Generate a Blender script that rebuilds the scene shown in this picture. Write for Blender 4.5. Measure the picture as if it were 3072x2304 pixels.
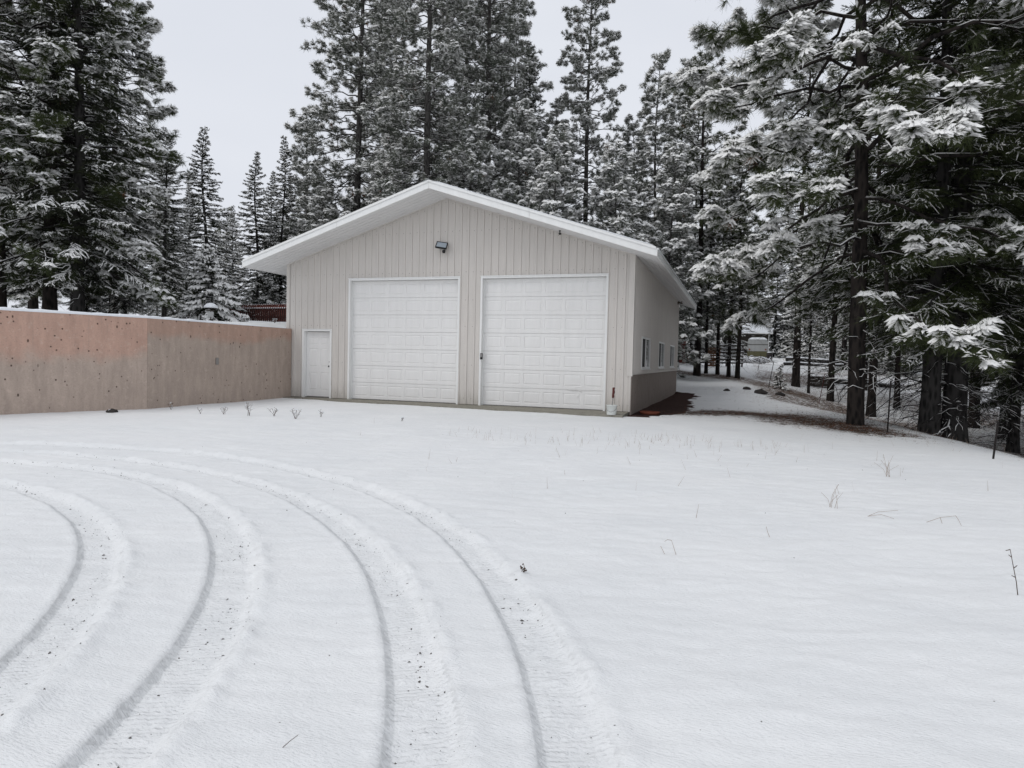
import bpy, math, random
import numpy as np
from mathutils import Matrix, Vector

sc = bpy.context.scene
col = sc.collection
for o in list(bpy.data.objects): bpy.data.objects.remove(o)

# ------------------------------------------------------------------ camera
CAM = np.array([13.689, -18.0096, 1.3589])
YAW, PITCH, ROLL = -0.323898, -0.037260, 0.022805
cd = bpy.data.cameras.new('camera'); cam = bpy.data.objects.new('camera', cd); col.objects.link(cam)
_cy, _sy, _cp, _sp = math.cos(YAW), math.sin(YAW), math.cos(PITCH), math.sin(PITCH)
_f = Vector((_sy*_cp, _cy*_cp, _sp)); _r = Vector((_cy, -_sy, 0)); _u = _r.cross(_f)
_c, _s = math.cos(ROLL), math.sin(ROLL)
_R = _c*_r + _s*_u; _U = -_s*_r + _c*_u
m = Matrix(((_R.x, _U.x, -_f.x, CAM[0]), (_R.y, _U.y, -_f.y, CAM[1]), (_R.z, _U.z, -_f.z, CAM[2]), (0, 0, 0, 1)))
cam.matrix_world = m
cd.sensor_fit = 'HORIZONTAL'; cd.sensor_width = 36.0; cd.lens = 36*1998.38/3072
cd.clip_start = 0.05; cd.clip_end = 2000
sc.camera = cam

# ------------------------------------------------------------------ world: overcast sky
w = bpy.data.worlds.new('World'); sc.world = w; w.use_nodes = True
nt = w.node_tree; nt.nodes.clear()
SUN_EL, SUN_AZ = math.radians(50), math.radians(228)       # soft light from behind and left of the camera
out = nt.nodes.new('ShaderNodeOutputWorld'); bg = nt.nodes.new('ShaderNodeBackground')
sky = nt.nodes.new('ShaderNodeTexSky'); sky.sky_type = 'NISHITA'; sky.sun_disc = False
sky.sun_elevation = SUN_EL; sky.sun_rotation = SUN_AZ; sky.dust_density = 4.0; sky.air_density = 1.0
hs = nt.nodes.new('ShaderNodeHueSaturation'); hs.inputs['Saturation'].default_value = 0.35
tc = nt.nodes.new('ShaderNodeTexCoord'); nz = nt.nodes.new('ShaderNodeTexNoise')
mp = nt.nodes.new('ShaderNodeMapping'); mp.inputs['Scale'].default_value = (1.0, 1.0, 2.6)
nz.inputs['Scale'].default_value = 1.6; nz.inputs['Detail'].default_value = 4; nz.inputs['Roughness'].default_value = .5
cr = nt.nodes.new('ShaderNodeValToRGB')
cr.color_ramp.elements[0].position = .3; cr.color_ramp.elements[0].color = (6.5, 6.78, 7.45, 1)
cr.color_ramp.elements[1].position = .75; cr.color_ramp.elements[1].color = (7.3, 7.55, 8.1, 1)
mx = nt.nodes.new('ShaderNodeMix'); mx.data_type = 'RGBA'; mx.inputs['Factor'].default_value = .9
L = nt.links.new
L(sky.outputs['Color'], hs.inputs['Color']); L(tc.outputs['Generated'], mp.inputs['Vector']); L(mp.outputs['Vector'], nz.inputs['Vector'])
L(nz.outputs['Fac'], cr.inputs['Fac']); L(hs.outputs['Color'], mx.inputs['A']); L(cr.outputs['Color'], mx.inputs['B'])
L(mx.outputs['Result'], bg.inputs['Color']); L(bg.outputs['Background'], out.inputs['Surface'])
bg.inputs['Strength'].default_value = 0.10

sd = bpy.data.lights.new('sun', 'SUN'); sd.energy = 0.65; sd.angle = math.radians(32); sd.color = (1.0, .985, .96)
so = bpy.data.objects.new('sun', sd); col.objects.link(so)
_d = Vector((math.sin(SUN_AZ)*math.cos(SUN_EL), math.cos(SUN_AZ)*math.cos(SUN_EL), math.sin(SUN_EL)))
so.rotation_euler = _d.to_track_quat('Z', 'Y').to_euler(); so.location = (0, -30, 40)

sc.view_settings.view_transform = 'Standard'; sc.view_settings.look = 'None'
sc.view_settings.exposure = 0.2; sc.view_settings.gamma = 1.0; sc.view_settings.use_curve_mapping = False
sc.render.engine = 'CYCLES'
sc.cycles.max_bounces = 5; sc.cycles.diffuse_bounces = 3; sc.cycles.glossy_bounces = 2
sc.cycles.use_denoising = True

# ------------------------------------------------------------------ helpers: materials
def mat(name, base=(.5, .5, .5), rough=.8, spec=.3, metal=0.0):
    mt = bpy.data.materials.new(name); mt.use_nodes = True
    b = mt.node_tree.nodes['Principled BSDF']
    b.inputs['Base Color'].default_value = (*base, 1); b.inputs['Roughness'].default_value = rough
    b.inputs['Specular IOR Level'].default_value = spec; b.inputs['Metallic'].default_value = metal
    return mt
class NG:
    """tiny node-graph helper"""
    def __init__(s, mt): s.t = mt.node_tree; s.b = s.t.nodes['Principled BSDF']; s.out = s.t.nodes['Material Output']
    def n(s, ty, **k):
        nd = s.t.nodes.new(ty)
        for a, v in k.items(): setattr(nd, a, v)
        return nd
    def l(s, a, b): s.t.links.new(a, b)
    def pos(s, scale=(1, 1, 1), src='obj', rot=(0, 0, 0)):
        if src == 'geo': v = s.n('ShaderNodeNewGeometry').outputs['Position']
        else: v = s.n('ShaderNodeTexCoord').outputs['Object']
        mp = s.n('ShaderNodeMapping'); mp.inputs['Scale'].default_value = scale; mp.inputs['Rotation'].default_value = rot
        s.l(v, mp.inputs['Vector']); return mp.outputs['Vector']
    def noise(s, vec, scale, detail=3, rough=.55):
        nd = s.n('ShaderNodeTexNoise'); nd.inputs['Scale'].default_value = scale; nd.inputs['Detail'].default_value = detail
        nd.inputs['Roughness'].default_value = rough; s.l(vec, nd.inputs['Vector']); return nd.outputs['Fac']
    def vor(s, vec, scale, feature='F1'):
        nd = s.n('ShaderNodeTexVoronoi'); nd.feature = feature; nd.inputs['Scale'].default_value = scale; s.l(vec, nd.inputs['Vector']); return nd.outputs['Distance']
    def math(s, op, a, b=None, clamp=False):
        nd = s.n('ShaderNodeMath', operation=op, use_clamp=clamp)
        for i, x in enumerate((a, b)):
            if x is None: continue
            if isinstance(x, (int, float)): nd.inputs[i].default_value = x
            else: s.l(x, nd.inputs[i])
        return nd.outputs[0]
    def ramp(s, fac, stops):
        nd = s.n('ShaderNodeValToRGB'); e = nd.color_ramp.elements
        while len(e) < len(stops): e.new(.5)
        for i, (p, c) in enumerate(stops): e[i].position = p; e[i].color = (*c, 1) if len(c) == 3 else c
        s.l(fac, nd.inputs['Fac']); return nd.outputs['Color']
    def step(s, fac, a, b):
        nd = s.n('ShaderNodeMapRange'); nd.interpolation_type = 'SMOOTHSTEP'
        nd.inputs['From Min'].default_value = a; nd.inputs['From Max'].default_value = b; s.l(fac, nd.inputs['Value']); return nd.outputs['Result']
    def mix(s, f, a, b):
        nd = s.n('ShaderNodeMix', data_type='RGBA')
        for k, x in (('Factor', f), ('A', a), ('B', b)):
            if isinstance(x, (int, float)): nd.inputs[k].default_value = x
            elif isinstance(x, tuple): nd.inputs[k].default_value = (*x, 1)
            else: s.l(x, nd.inputs[k])
        return nd.outputs['Result']
    def bump(s, h, strength=.3, dist=.01, prev=None):
        nd = s.n('ShaderNodeBump'); nd.inputs['Strength'].default_value = strength; nd.inputs['Distance'].default_value = dist
        s.l(h, nd.inputs['Height'])
        if prev is not None: s.l(prev, nd.inputs['Normal'])
        return nd.outputs['Normal']
    def attr(s, name): return s.n('ShaderNodeAttribute', attribute_name=name).outputs['Fac']
    def base(s, c): s.l(c, s.b.inputs['Base Color'])
    def normal(s, c): s.l(c, s.b.inputs['Normal'])

M = {}
# snow lying on things
M['snow'] = mat('snow', (.83, .85, .875), .9, .15); g = NG(M['snow'])
v = g.pos(src='geo'); g.normal(g.bump(g.noise(v, 18, 3), .5, .02))
M['tree_snow'] = mat('tree_snow', (.89, .885, .865), .95, .1)
# ground snow with duff, soil and painted rut-wall shade
M['ground'] = mat('ground_snow', (.8, .82, .85), .88, .18); g = NG(M['ground'])
v = g.pos(src='geo')
n1 = g.noise(v, .9, 4); n2 = g.noise(v, 5.5, 5, .65); n3 = g.noise(v, 22, 4, .65); n4 = g.noise(g.pos((1, 3.2, 1), 'geo', (0, 0, .25)), 30, 3, .6)
snowc = g.ramp(n1, [(.3, (.795, .805, .805)), (.7, (.845, .85, .845))])
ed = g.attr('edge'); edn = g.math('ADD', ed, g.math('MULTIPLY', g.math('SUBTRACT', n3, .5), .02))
rut_shade = g.math('ADD', g.math('MULTIPLY', g.math('MULTIPLY', g.step(ed, -.004, .006), g.step(edn, .046, .036)), .40), g.attr('rut_shade'))  # grey band: shade of each rut's inner wall painted into the snow colour
snowc = g.mix(g.math('MULTIPLY', rut_shade, g.step(n3, .12, .5)), snowc, (.50, .515, .52))
duffn = g.noise(g.pos((1.0, 5.0, 1.0), 'geo', (0, 0, .3)), 14, 4, .7)
duff = g.ramp(duffn, [(.3, (.030, .022, .016)), (.5, (.085, .058, .040)), (.62, (.17, .085, .045)), (.75, (.09, .065, .05))])
bn = g.math('ADD', g.math('MULTIPLY', g.math('SUBTRACT', n2, .5), 1.5), g.math('ADD', g.math('MULTIPLY', g.math('SUBTRACT', n3, .5), 1.0), g.math('MULTIPLY', g.math('SUBTRACT', duffn, .5), 1.3)))
bf = g.step(g.math('ADD', bn, g.math('SUBTRACT', g.attr('bare'), .5)), .0, .14)
bf = g.math('MULTIPLY', bf, g.step(g.attr('bare'), .04, .16))
c = g.mix(bf, snowc, duff)
soil = g.ramp(n3, [(.3, (.022, .013, .011)), (.6, (.060, .028, .022)), (.8, (.095, .045, .032))])
c = g.mix(g.step(g.math('ADD', g.math('MULTIPLY', n2, .4), g.attr('soil')), .58, .68), c, soil)
specks = g.step(g.vor(v, 7.0), .035, .02)
c = g.mix(g.math('MULTIPLY', specks, g.step(g.noise(v, 1.7, 2), .5, .62)), c, (.16, .14, .12))
g.base(c)
arc = g.math('SINE', g.math('MULTIPLY', g.attr('arc'), 2*math.pi/.034))
tr = g.math('MULTIPLY', g.math('MULTIPLY', g.math('ADD', arc, g.math('MULTIPLY', n3, 1.6)), g.step(n2, .38, .55)), g.attr('rut'))
b1 = g.bump(n2, .5, .03); b2 = g.bump(n4, .7, .013, b1); b3 = g.bump(tr, .45, .006, b2); g.normal(g.bump(g.noise(v, 120, 2), .4, .003, b3))

# bark
def bark(name, c0, c1, c2):
    mt = mat(name, c1, .95, .1); g = NG(mt)
    v = g.pos((1, 1, .22)); a = g.noise(v, 9, 4, .65); b = g.vor(g.pos((1, 1, .3)), 11)
    h = g.math('ADD', a, g.math('MULTIPLY', b, .8))
    g.base(g.ramp(h, [(.35, c0), (.7, c1), (1.0, c2)])); g.normal(g.bump(h, .9, .03)); return mt
M['bark'] = bark('pine_bark', (.005, .0045, .0045), (.014, .0125, .012), (.036, .030, .027))
M['bark_far'] = bark('frost_haze_bark', (.014, .013, .013), (.040, .037, .035), (.085, .080, .075))  # greyer bark: frost plus distance haze put into the colour
M['bark2'] = bark('fir_bark', (.007, .007, .007), (.022, .021, .020), (.055, .052, .050))
def needles(name, c0, c1):
    mt = mat(name, c0, .7, .25); g = NG(mt)
    n = g.noise(g.pos(), 1.3, 3, .6); g.base(g.ramp(n, [(.35, c0), (.65, c1)])); return mt
M['pine_needle'] = needles('pine_needles', (.026, .036, .012), (.066, .082, .030))
M['fir_needle'] = needles('fir_needles', (.019, .025, .014), (.044, .050, .026))
M['frost_haze_needle'] = needles('frost_haze_needles', (.085, .098, .076), (.185, .195, .160))  # frost colour that also carries a painted veil of distance haze
M['dead_needle'] = mat('dead_needles', (.20, .075, .03), .8, .2)

# siding, doors, trim
def painted(name, base, rough=.45, spec=.4, streak=.08):
    mt = mat(name, base, rough, spec); g = NG(mt)
    n = g.noise(g.pos((3, 3, .35), 'geo'), 2.2, 4, .6); n2 = g.noise(g.pos(src='geo'), 26, 3, .6)
    h = g.math('ADD', g.math('MULTIPLY', n, .7), g.math('MULTIPLY', n2, .3))
    d = tuple(x*(1-streak) for x in base); u = tuple(min(1, x*(1+streak*.5)) for x in base)
    g.base(g.ramp(h, [(.3, d), (.65, u)])); g.normal(g.bump(n, .12, .01)); return mt
M['siding'] = painted('beige_siding', (.65, .612, .568))
# grime climbing from the ground on the siding
g = NG(M['siding']); old = g.b.inputs['Base Color'].links[0].from_socket
sx = g.n('ShaderNodeSeparateXYZ'); g.l(g.n('ShaderNodeNewGeometry').outputs['Position'], sx.inputs[0])
gz = g.math('ADD', sx.outputs['Z'], g.math('MULTIPLY', g.noise(g.pos((6, 6, .8), 'geo'), 3, 3), 1.0))
g.base(g.mix(g.math('MULTIPLY', g.step(gz, 1.0, .35), .35), old, (.30, .28, .23)))
M['white'] = painted('white_trim', (.85, .85, .83), .45, .4, .05)
M['door_white'] = painted('white_door_paint', (.83, .82, .80), .5, .35, .05)
M['soffit'] = painted('white_soffit', (.78, .77, .76), .55, .3, .05)
M['roof'] = painted('white_roof_metal', (.66, .68, .68), .4, .4, .06)
M['dark'] = mat('dark_gap', (.015, .015, .015), .9, .1)
M['black'] = mat('black_plastic', (.012, .012, .013), .45, .4)
M['metal'] = mat('dull_metal', (.30, .29, .28), .45, .5, .8)
M['glass'] = mat('window_glass', (.012, .014, .016), .04, .8)
M['screen'] = mat('insect_screen', (.012, .012, .013), .6, .3)
M['lens'] = mat('lamp_lens', (.42, .48, .53), .2, .6)
M['screw'] = mat('screw_head', (.22, .20, .18), .5, .4)
# concrete
def concrete(name, hi, stain, z0, z1, dark):
    mt = mat(name, hi, .92, .15); g = NG(mt); v = g.pos(src='geo')
    sx = g.n('ShaderNodeSeparateXYZ'); g.l(g.n('ShaderNodeNewGeometry').outputs['Position'], sx.inputs[0])
    big = g.noise(v, .8, 5, .6); med = g.noise(g.pos((2, 2, .5), 'geo'), 3.0, 4, .6); fine = g.noise(v, 30, 4, .7)
    c = g.ramp(med, [(.3, tuple(x*.86 for x in hi)), (.7, tuple(x*1.1 for x in hi))])
    f = g.step(g.math('ADD', sx.outputs['Z'], g.math('MULTIPLY', g.math('SUBTRACT', big, .5), 1.1)), z0, z1)
    st = g.ramp(med, [(.3, tuple(x*.88 for x in stain)), (.7, tuple(x*1.1 for x in stain))])
    c = g.mix(f, c, st)
    c = g.mix(g.math('MULTIPLY', g.step(fine, .5, .68), .30), c, tuple(x*.55 for x in hi)); c = g.mix(g.math('MULTIPLY', g.step(g.noise(v, 9, 4, .7), .54, .70), .28), c, tuple(min(1, x*1.45) for x in hi))
    streak = g.step(g.noise(g.pos((5, 5, .12), 'geo'), 2.2, 3, .5), .60, .75)
    c = g.mix(g.math('MULTIPLY', streak, .35), c, dark)
    hol = g.step(g.vor(g.pos((1, 1, .8), 'geo'), 7.0), .15, .085)
    hol = g.math('MULTIPLY', hol, g.step(g.noise(v, 2.3, 3), .44, .53))
    hol2 = g.math('MULTIPLY', g.step(g.vor(g.pos((1, 1, .5), 'geo'), 4.6), .105, .06), g.step(g.noise(v, 1.1, 3), .46, .54))
    hh = g.math('MAXIMUM', hol, hol2)
    c = g.mix(g.math('MULTIPLY', hh, .85), c, (.055, .033, .025)); g.base(c)
    hb = g.math('SUBTRACT', g.math('MULTIPLY', fine, .35), hh)
    g.normal(g.bump(hb, .6, .012)); return mt
M['wall_a'] = concrete('stained_concrete', (.475, .385, .325), (.54, .355, .28), 1.02, 1.38, (.36, .285, .235))
M['wall_b'] = concrete('stained_concrete_kinked', (.435, .355, .30), (.455, .31, .245), 1.58, 1.88, (.32, .26, .215))
M['foundation'] = concrete('foundation_concrete', (.31, .265, .235), (.29, .25, .22), .8, 1.4, (.29, .17, .12))
M['slab'] = concrete('slab_concrete', (.27, .255, .215), (.27, .255, .215), 5, 6, (.15, .14, .11))
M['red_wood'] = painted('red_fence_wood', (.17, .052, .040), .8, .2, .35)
M['red_wood_shade'] = painted('red_fence_wood_shade', (.038, .014, .012), .8, .2, .35)  # same wood darkened: recess shade between slats painted into the back boards
M['brown_wood'] = painted('brown_wood', (.17, .085, .045), .85, .2, .3)
M['grey_wood'] = painted('grey_weathered_wood', (.06, .052, .045), .9, .15, .35)
M['post'] = mat('rusty_post_steel', (.022, .018, .017), .7, .3)
M['twig'] = mat('dry_twig', (.095, .07, .055), .9, .15)
M['straw'] = mat('dry_grass_straw', (.34, .27, .22), .9, .15)
M['bucket'] = painted('white_bucket_plastic', (.74, .76, .73), .5, .4, .04)
M['grip'] = mat('red_grip', (.10, .022, .020), .6, .3)
M['terracotta'] = painted('terracotta', (.23, .075, .045), .85, .2, .2)
M['rock'] = painted('dark_rock', (.05, .045, .042), .9, .2, .4)
M['stone'] = painted('grey_stone', (.15, .14, .13), .9, .2, .4)
M['camper_white'] = painted('camper_white', (.33, .335, .33), .5, .4, .12)
M['camper_olive'] = painted('camper_olive', (.10, .095, .05), .6, .3, .2)

# ------------------------------------------------------------------ helpers: meshes and objects
def tag(o, label=None, cat=None, group=None, kind=None):
    if label: o['label'] = label
    if cat: o['category'] = cat
    if group: o['group'] = group
    if kind: o['kind'] = kind
    return o
def empty(name, loc=(0, 0, 0), rz=0):
    o = bpy.data.objects.new(name, None); o.location = loc; o.rotation_euler = (0, 0, rz); o.empty_display_size = .2; col.objects.link(o); return o
def link(name, me, parent=None, loc=None):
    o = bpy.data.objects.new(name, me); col.objects.link(o)
    if parent is not None: o.parent = parent
    if loc is not None: o.location = loc
    return o
def np_mesh(name, V, F, mats, midx=None, smooth=False):
    """V (n,3); F list of (k,3|4) arrays"""
    me = bpy.data.meshes.new(name)
    V = np.asarray(V, np.float32); F = [np.asarray(f, np.int32) for f in F if len(f)]
    loops = np.concatenate([f.ravel() for f in F]); tot = np.concatenate([np.full(len(f), f.shape[1], np.int32) for f in F])
    start = np.concatenate([[0], np.cumsum(tot)[:-1]]).astype(np.int32)
    me.vertices.add(len(V)); me.vertices.foreach_set('co', V.ravel())
    me.loops.add(len(loops)); me.loops.foreach_set('vertex_index', loops)
    me.polygons.add(len(tot)); me.polygons.foreach_set('loop_start', start)
    if midx is not None: me.polygons.foreach_set('material_index', np.asarray(midx, np.int32))
    if smooth: me.polygons.foreach_set('use_smooth', np.ones(len(tot), bool))
    for mt in (mats if isinstance(mats, (list, tuple)) else [mats]): me.materials.append(mt)
    me.update(calc_edges=True); return me
class MB:
    """collects boxes, prisms, tubes, lathes of ONE part"""
    def __init__(s): s.v = []; s.f = []
    def add(s, v, f):
        o = len(s.v); s.v += [tuple(map(float, p)) for p in v]; s.f += [tuple(i+o for i in q) for q in f]; return s
    def box(s, x0, x1, y0, y1, z0, z1, bev=0):
        if bev:
            b = bev; v = []
            for z, i in ((z0, b), (z0+b, 0), (z1-b, 0), (z1, b)):
                v += [(x0+i, y0+i, z), (x1-i, y0+i, z), (x1-i, y1-i, z), (x0+i, y1-i, z)]
            f = [(3, 2, 1, 0), (12, 13, 14, 15)]
            for k in range(3):
                for j in range(4): f.append((4*k+j, 4*k+(j+1) % 4, 4*k+4+(j+1) % 4, 4*k+4+j))
            return s.add(v, f)
        v = [(x, y, z) for z in (z0, z1) for (x, y) in ((x0, y0), (x1, y0), (x1, y1), (x0, y1))]
        return s.add(v, [(3, 2, 1, 0), (4, 5, 6, 7), (0, 1, 5, 4), (1, 2, 6, 5), (2, 3, 7, 6), (3, 0, 4, 7)])
    def hexa(s, p):     # 8 points: bottom ring, top ring
        return s.add(p, [(3, 2, 1, 0), (4, 5, 6, 7), (0, 1, 5, 4), (1, 2, 6, 5), (2, 3, 7, 6), (3, 0, 4, 7)])
    def tube(s, pts, radii, k=8, cap=True):
        pts = [Vector(p) for p in pts]; n = len(pts); base = len(s.v); v = []; f = []
        if not hasattr(radii, '__len__'): radii = [radii]*n
        for i, p in enumerate(pts):
            t = (pts[min(i+1, n-1)]-pts[max(i-1, 0)]).normalized()
            a = t.cross(Vector((0, 0, 1)) if abs(t.z) < .9 else Vector((1, 0, 0))).normalized(); b = t.cross(a)
            for j in range(k):
                q = p+radii[i]*(math.cos(2*math.pi*j/k)*a+math.sin(2*math.pi*j/k)*b); v.append(tuple(q))
        for i in range(n-1):
            for j in range(k): f.append((i*k+j, i*k+(j+1) % k, (i+1)*k+(j+1) % k, (i+1)*k+j))
        if cap: f.append(tuple(reversed(range(k)))); f.append(tuple((n-1)*k+j for j in range(k)))
        return s.add(v, f)
    def lathe(s, prof, c=(0, 0, 0), k=20):
        v = []; f = []
        for r, z in prof:
            for j in range(k): v.append((c[0]+r*math.cos(2*math.pi*j/k), c[1]+r*math.sin(2*math.pi*j/k), c[2]+z))
        n = len(prof)
        for i in range(n-1):
            for j in range(k): f.append((i*k+j, i*k+(j+1) % k, (i+1)*k+(j+1) % k, (i+1)*k+j))
        f.append(tuple(reversed(range(k)))); f.append(tuple((n-1)*k+j for j in range(k)))
        return s.add(v, f)
    def mesh(s, name, mt, smooth=False):
        me = bpy.data.meshes.new(name); me.from_pydata(s.v, [], s.f)
        for x in (mt if isinstance(mt, (list, tuple)) else [mt]): me.materials.append(x)
        if smooth:
            for p in me.polygons: p.use_smooth = True
        me.update(); return me
    def build(s, name, mt, parent=None, smooth=False, loc=None): return link(name, s.mesh(name, mt, smooth), parent, loc)

def sst(a, b, x):
    t = np.clip((np.asarray(x, float)-a)/(b-a), 0, 1); return t*t*(3-2*t)
def vnoise(x, y, seed=0):
    x = np.asarray(x, float); y = np.asarray(y, float)
    xi = np.floor(x).astype(np.int64); yi = np.floor(y).astype(np.int64); fx = x-xi; fy = y-yi
    def h(a, b):
        n = (a*374761393+b*668265263+seed*982451653) & 0x7fffffff
        n = ((n ^ (n >> 13))*1274126177) & 0x7fffffff; n = n ^ (n >> 16)
        return (n & 0xffff)/65535.0
    u = fx*fx*(3-2*fx); v_ = fy*fy*(3-2*fy)
    return (h(xi, yi)*(1-u)+h(xi+1, yi)*u)*(1-v_)+(h(xi, yi+1)*(1-u)+h(xi+1, yi+1)*u)*v_ - .5

# ------------------------------------------------------------------ terrain
WALLY = [-60, -26, -14.65, -7.85, -5.19, 0.0]
WALLX = [-26.2, -10, -4.6, -1.43, -0.19, 0.18]
def wallx(y): return np.interp(y, WALLY+[0.01, 14.4, 15.2, 300], WALLX+[0.06, 0.06, -0.3, -0.3])
def crest(y): return np.interp(y, [-30, -7, -1, 3, 8, 14, 20, 30, 60], [17.9, 17.6, 17.0, 16.4, 15.2, 13.9, 13.6, 13.6, 14])
def upper(x, y): return 2.15+0.02*np.clip(-x, 0, 60)+0.045*np.clip(y+4, 0, 30)+.03*np.clip(y-26, 0, 100)
def lower0(x, y):
    z = -0.05+0.006*np.minimum(y, 0)
    z = z+0.06*np.clip(y-13.5, 0, 17)+0.035*np.clip(y-30.5, 0, 200)
    s = x-crest(y)
    D = np.interp(y, [-30, 0, 10, 25, 45], [1.0, 1.0, .8, .45, .2])
    return z-D*sst(0, 5.5, s)-0.03*np.clip(s-4, 0, 40)
def lower(x, y):
    z = lower0(x, y); k = sst(14.6, 17, y)*(1-sst(0, 12, x))
    return z*(1-k)+(upper(x, y)-.03)*k
def ground(x, y): return float(upper(x, y)) if x < wallx(y) else float(lower(x, y))

TRACKS = [((5.03, -19.39, 6.45), (5.37, -19.13, 6.31), .030), ((5.01, -18.81, 6.90), (5.28, -18.61, 6.88), .033),
          ((5.13, -19.33, 8.13), (5.11, -19.57, 8.56), .030), ((5.54, -18.49, 8.01), (5.36, -18.86, 8.63), .030)]
def axis(knots):
    """knots: list of (x, step) -> graded coordinates"""
    out = []
    for (a, sa), (b, sb) in zip(knots[:-1], knots[1:]):
        x = a
        while x < b-1e-6:
            out.append(x); t = (x-a)/(b-a); x += sa*(1-t)+sb*t
    out.append(knots[-1][0]); return np.array(out)
gx = axis([(-160, 12), (-30, 2), (-6, .2), (4, .05), (7, .026), (15, .026), (17, .06), (22, .2), (40, 1.2), (160, 12)])
gy = axis([(-60, 6), (-20, .4), (-17.2, .03), (-16.6, .022), (-13, .024), (-9, .035), (-2, .07), (6, .14), (22, .3), (45, 1.2), (100, 4), (260, 14)])
X, Y = np.meshgrid(gx, gy); Z = lower(X, Y)
near = sst(60, 15, np.hypot(X-13, Y+14))
Z += .05*vnoise(X*.25, Y*.25, 1)*near+.03*vnoise(X*.8, Y*.8, 2)*near
cr_, sr_ = math.cos(.35), math.sin(.35)
XR, YR = X*cr_+Y*sr_, -X*sr_+Y*cr_
fine = sst(22, 6, np.hypot(X-12, Y+14))
rip = .016*vnoise(XR*1.8, YR*5.0, 3)+.012*vnoise(XR*4.5, YR*12, 4)+.008*vnoise(XR*9, YR*18, 5)
Z += rip*(.35+.65*fine)*sst(30, 12, np.hypot(X-12, Y+12))
rut_shade = np.zeros_like(X); arc_a = np.zeros_like(X); rut_a = np.zeros_like(X); edge_a = np.full_like(X, .5)
for ci, co, dep in TRACKS:
    di = np.hypot(X-ci[0], Y-ci[1])-ci[2]; do = co[2]-np.hypot(X-co[0], Y-co[1])
    wob = .02*vnoise(X*5, Y*5, 11)
    wid = np.maximum(di+do, .05); ww = np.maximum(wid, .24)
    act = sst(-1.5, 2.0, X)                                     # tracks run out of the frame on the left
    inn = sst(-.004, .036, di+wob*.2)*sst(-.02, .07, do+wob)
    floor_n = vnoise(X*22, Y*22, 12)*.012+vnoise(X*45, Y*45, 15)*.008+.008*vnoise(X*3, Y*3, 17)
    ang = np.arctan2(Y-ci[1], X-ci[0])*ci[2]
    tread = 0; arc_a = np.where(inn > .02, ang, arc_a); rut_a = np.maximum(rut_a, act*inn)
    Z += act*inn*(-dep+floor_n+tread)
    berm = np.exp(-((do+.045)/.045)**2)*(.012+.030*vnoise(X*9, Y*9, 13)+.022*vnoise(X*25, Y*25, 16))+np.exp(-((di+.03)/.02)**2)*.006
    Z += act*np.maximum(berm, 0)
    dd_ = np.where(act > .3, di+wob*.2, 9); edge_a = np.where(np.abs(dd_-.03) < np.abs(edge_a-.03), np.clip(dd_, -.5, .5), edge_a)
# litter and bare ground
def polydist(X, Y, P):
    d = np.full(X.shape, 1e9)
    for (a, b), (c_, d_) in zip(P[:-1], P[1:]):
        vx, vy = c_-a, d_-b; t = np.clip(((X-a)*vx+(Y-b)*vy)/(vx*vx+vy*vy), 0, 1)
        d = np.minimum(d, np.hypot(X-a-t*vx, Y-b-t*vy))
    return d
bare = np.zeros_like(X)
dl = polydist(X, Y, [(12.2, 1.2), (13.6, 2.4), (15.2, 1.9), (16.2, -.2), (16.75, -1.9)])+.8*vnoise(X*.9, Y*.9, 21)
bare = np.maximum(bare, .68*sst(1.6, .2, dl))
bare = np.maximum(bare, .30*sst(3.0, .6, dl)); bare = np.maximum(bare, (.56+.35*vnoise(X*.8, Y*.8, 25))*sst(1.15, .55, np.hypot((X-15.4)/1.7, (Y-1.0)/3.0)))
s_ = X-crest(Y)
bare = np.maximum(bare, (.54+.4*vnoise(X*.35, Y*.35, 22))*sst(.3, 1.6, s_)*sst(70, 30, Y))
bare = np.maximum(bare, (.70+.35*vnoise(X*.6, Y*.6, 23))*sst(2.6, .6, polydist(X, Y, [(8, 25.5), (12, 25), (14, 22.5), (15.8, 20), (17.5, 17), (18.6, 12)])))
bare = np.maximum(bare, .26*sst(4.5, 1, np.hypot(X-14.2, Y-15.5)))
wdt = np.interp(Y, [-.6, 0, 1.5, 5, 9, 13.5, 14.6], [.2, .75, 1.35, 1.25, 1.0, .95, .2])
soil_a = sst(.22, -.10, X-11.0-wdt+.35*vnoise(X*1.5, Y*1.5, 24)+.35*vnoise(X*4, Y*4, 26))*sst(-.75, -.35, Y)*sst(15, 13.8, Y)*(X > 10.6)
Z -= .03*soil_a
keep = (0.25*(X[:-1, :-1]+X[1:, 1:]+X[:-1, 1:]+X[1:, :-1]) > wallx(gy[:-1])[:, None]-.5)
cx_, cy_ = .5*(X[:-1, :-1]+X[1:, 1:]), .5*(Y[:-1, :-1]+Y[1:, 1:])
keep &= ~((cx_ > .4) & (cx_ < 10.6) & (cy_ > .4) & (cy_ < 14.1))
ny, nx = X.shape; idx = np.arange(nx*ny).reshape(ny, nx)
Q = np.stack([idx[:-1, :-1], idx[:-1, 1:], idx[1:, 1:], idx[1:, :-1]], -1)[keep]
used = np.zeros(nx*ny, bool); used[Q.ravel()] = True; remap = np.cumsum(used)-1
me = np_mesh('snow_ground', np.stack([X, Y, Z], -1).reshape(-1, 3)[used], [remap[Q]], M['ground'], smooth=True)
for nm, arr in (('bare', bare), ('rut_shade', rut_shade), ('soil', soil_a), ('arc', arc_a), ('rut', rut_a), ('edge', edge_a)):
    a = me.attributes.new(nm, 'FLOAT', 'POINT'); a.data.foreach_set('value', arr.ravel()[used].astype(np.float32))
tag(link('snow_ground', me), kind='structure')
GXf, GYf, GZ = gx, gy, Z
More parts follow.
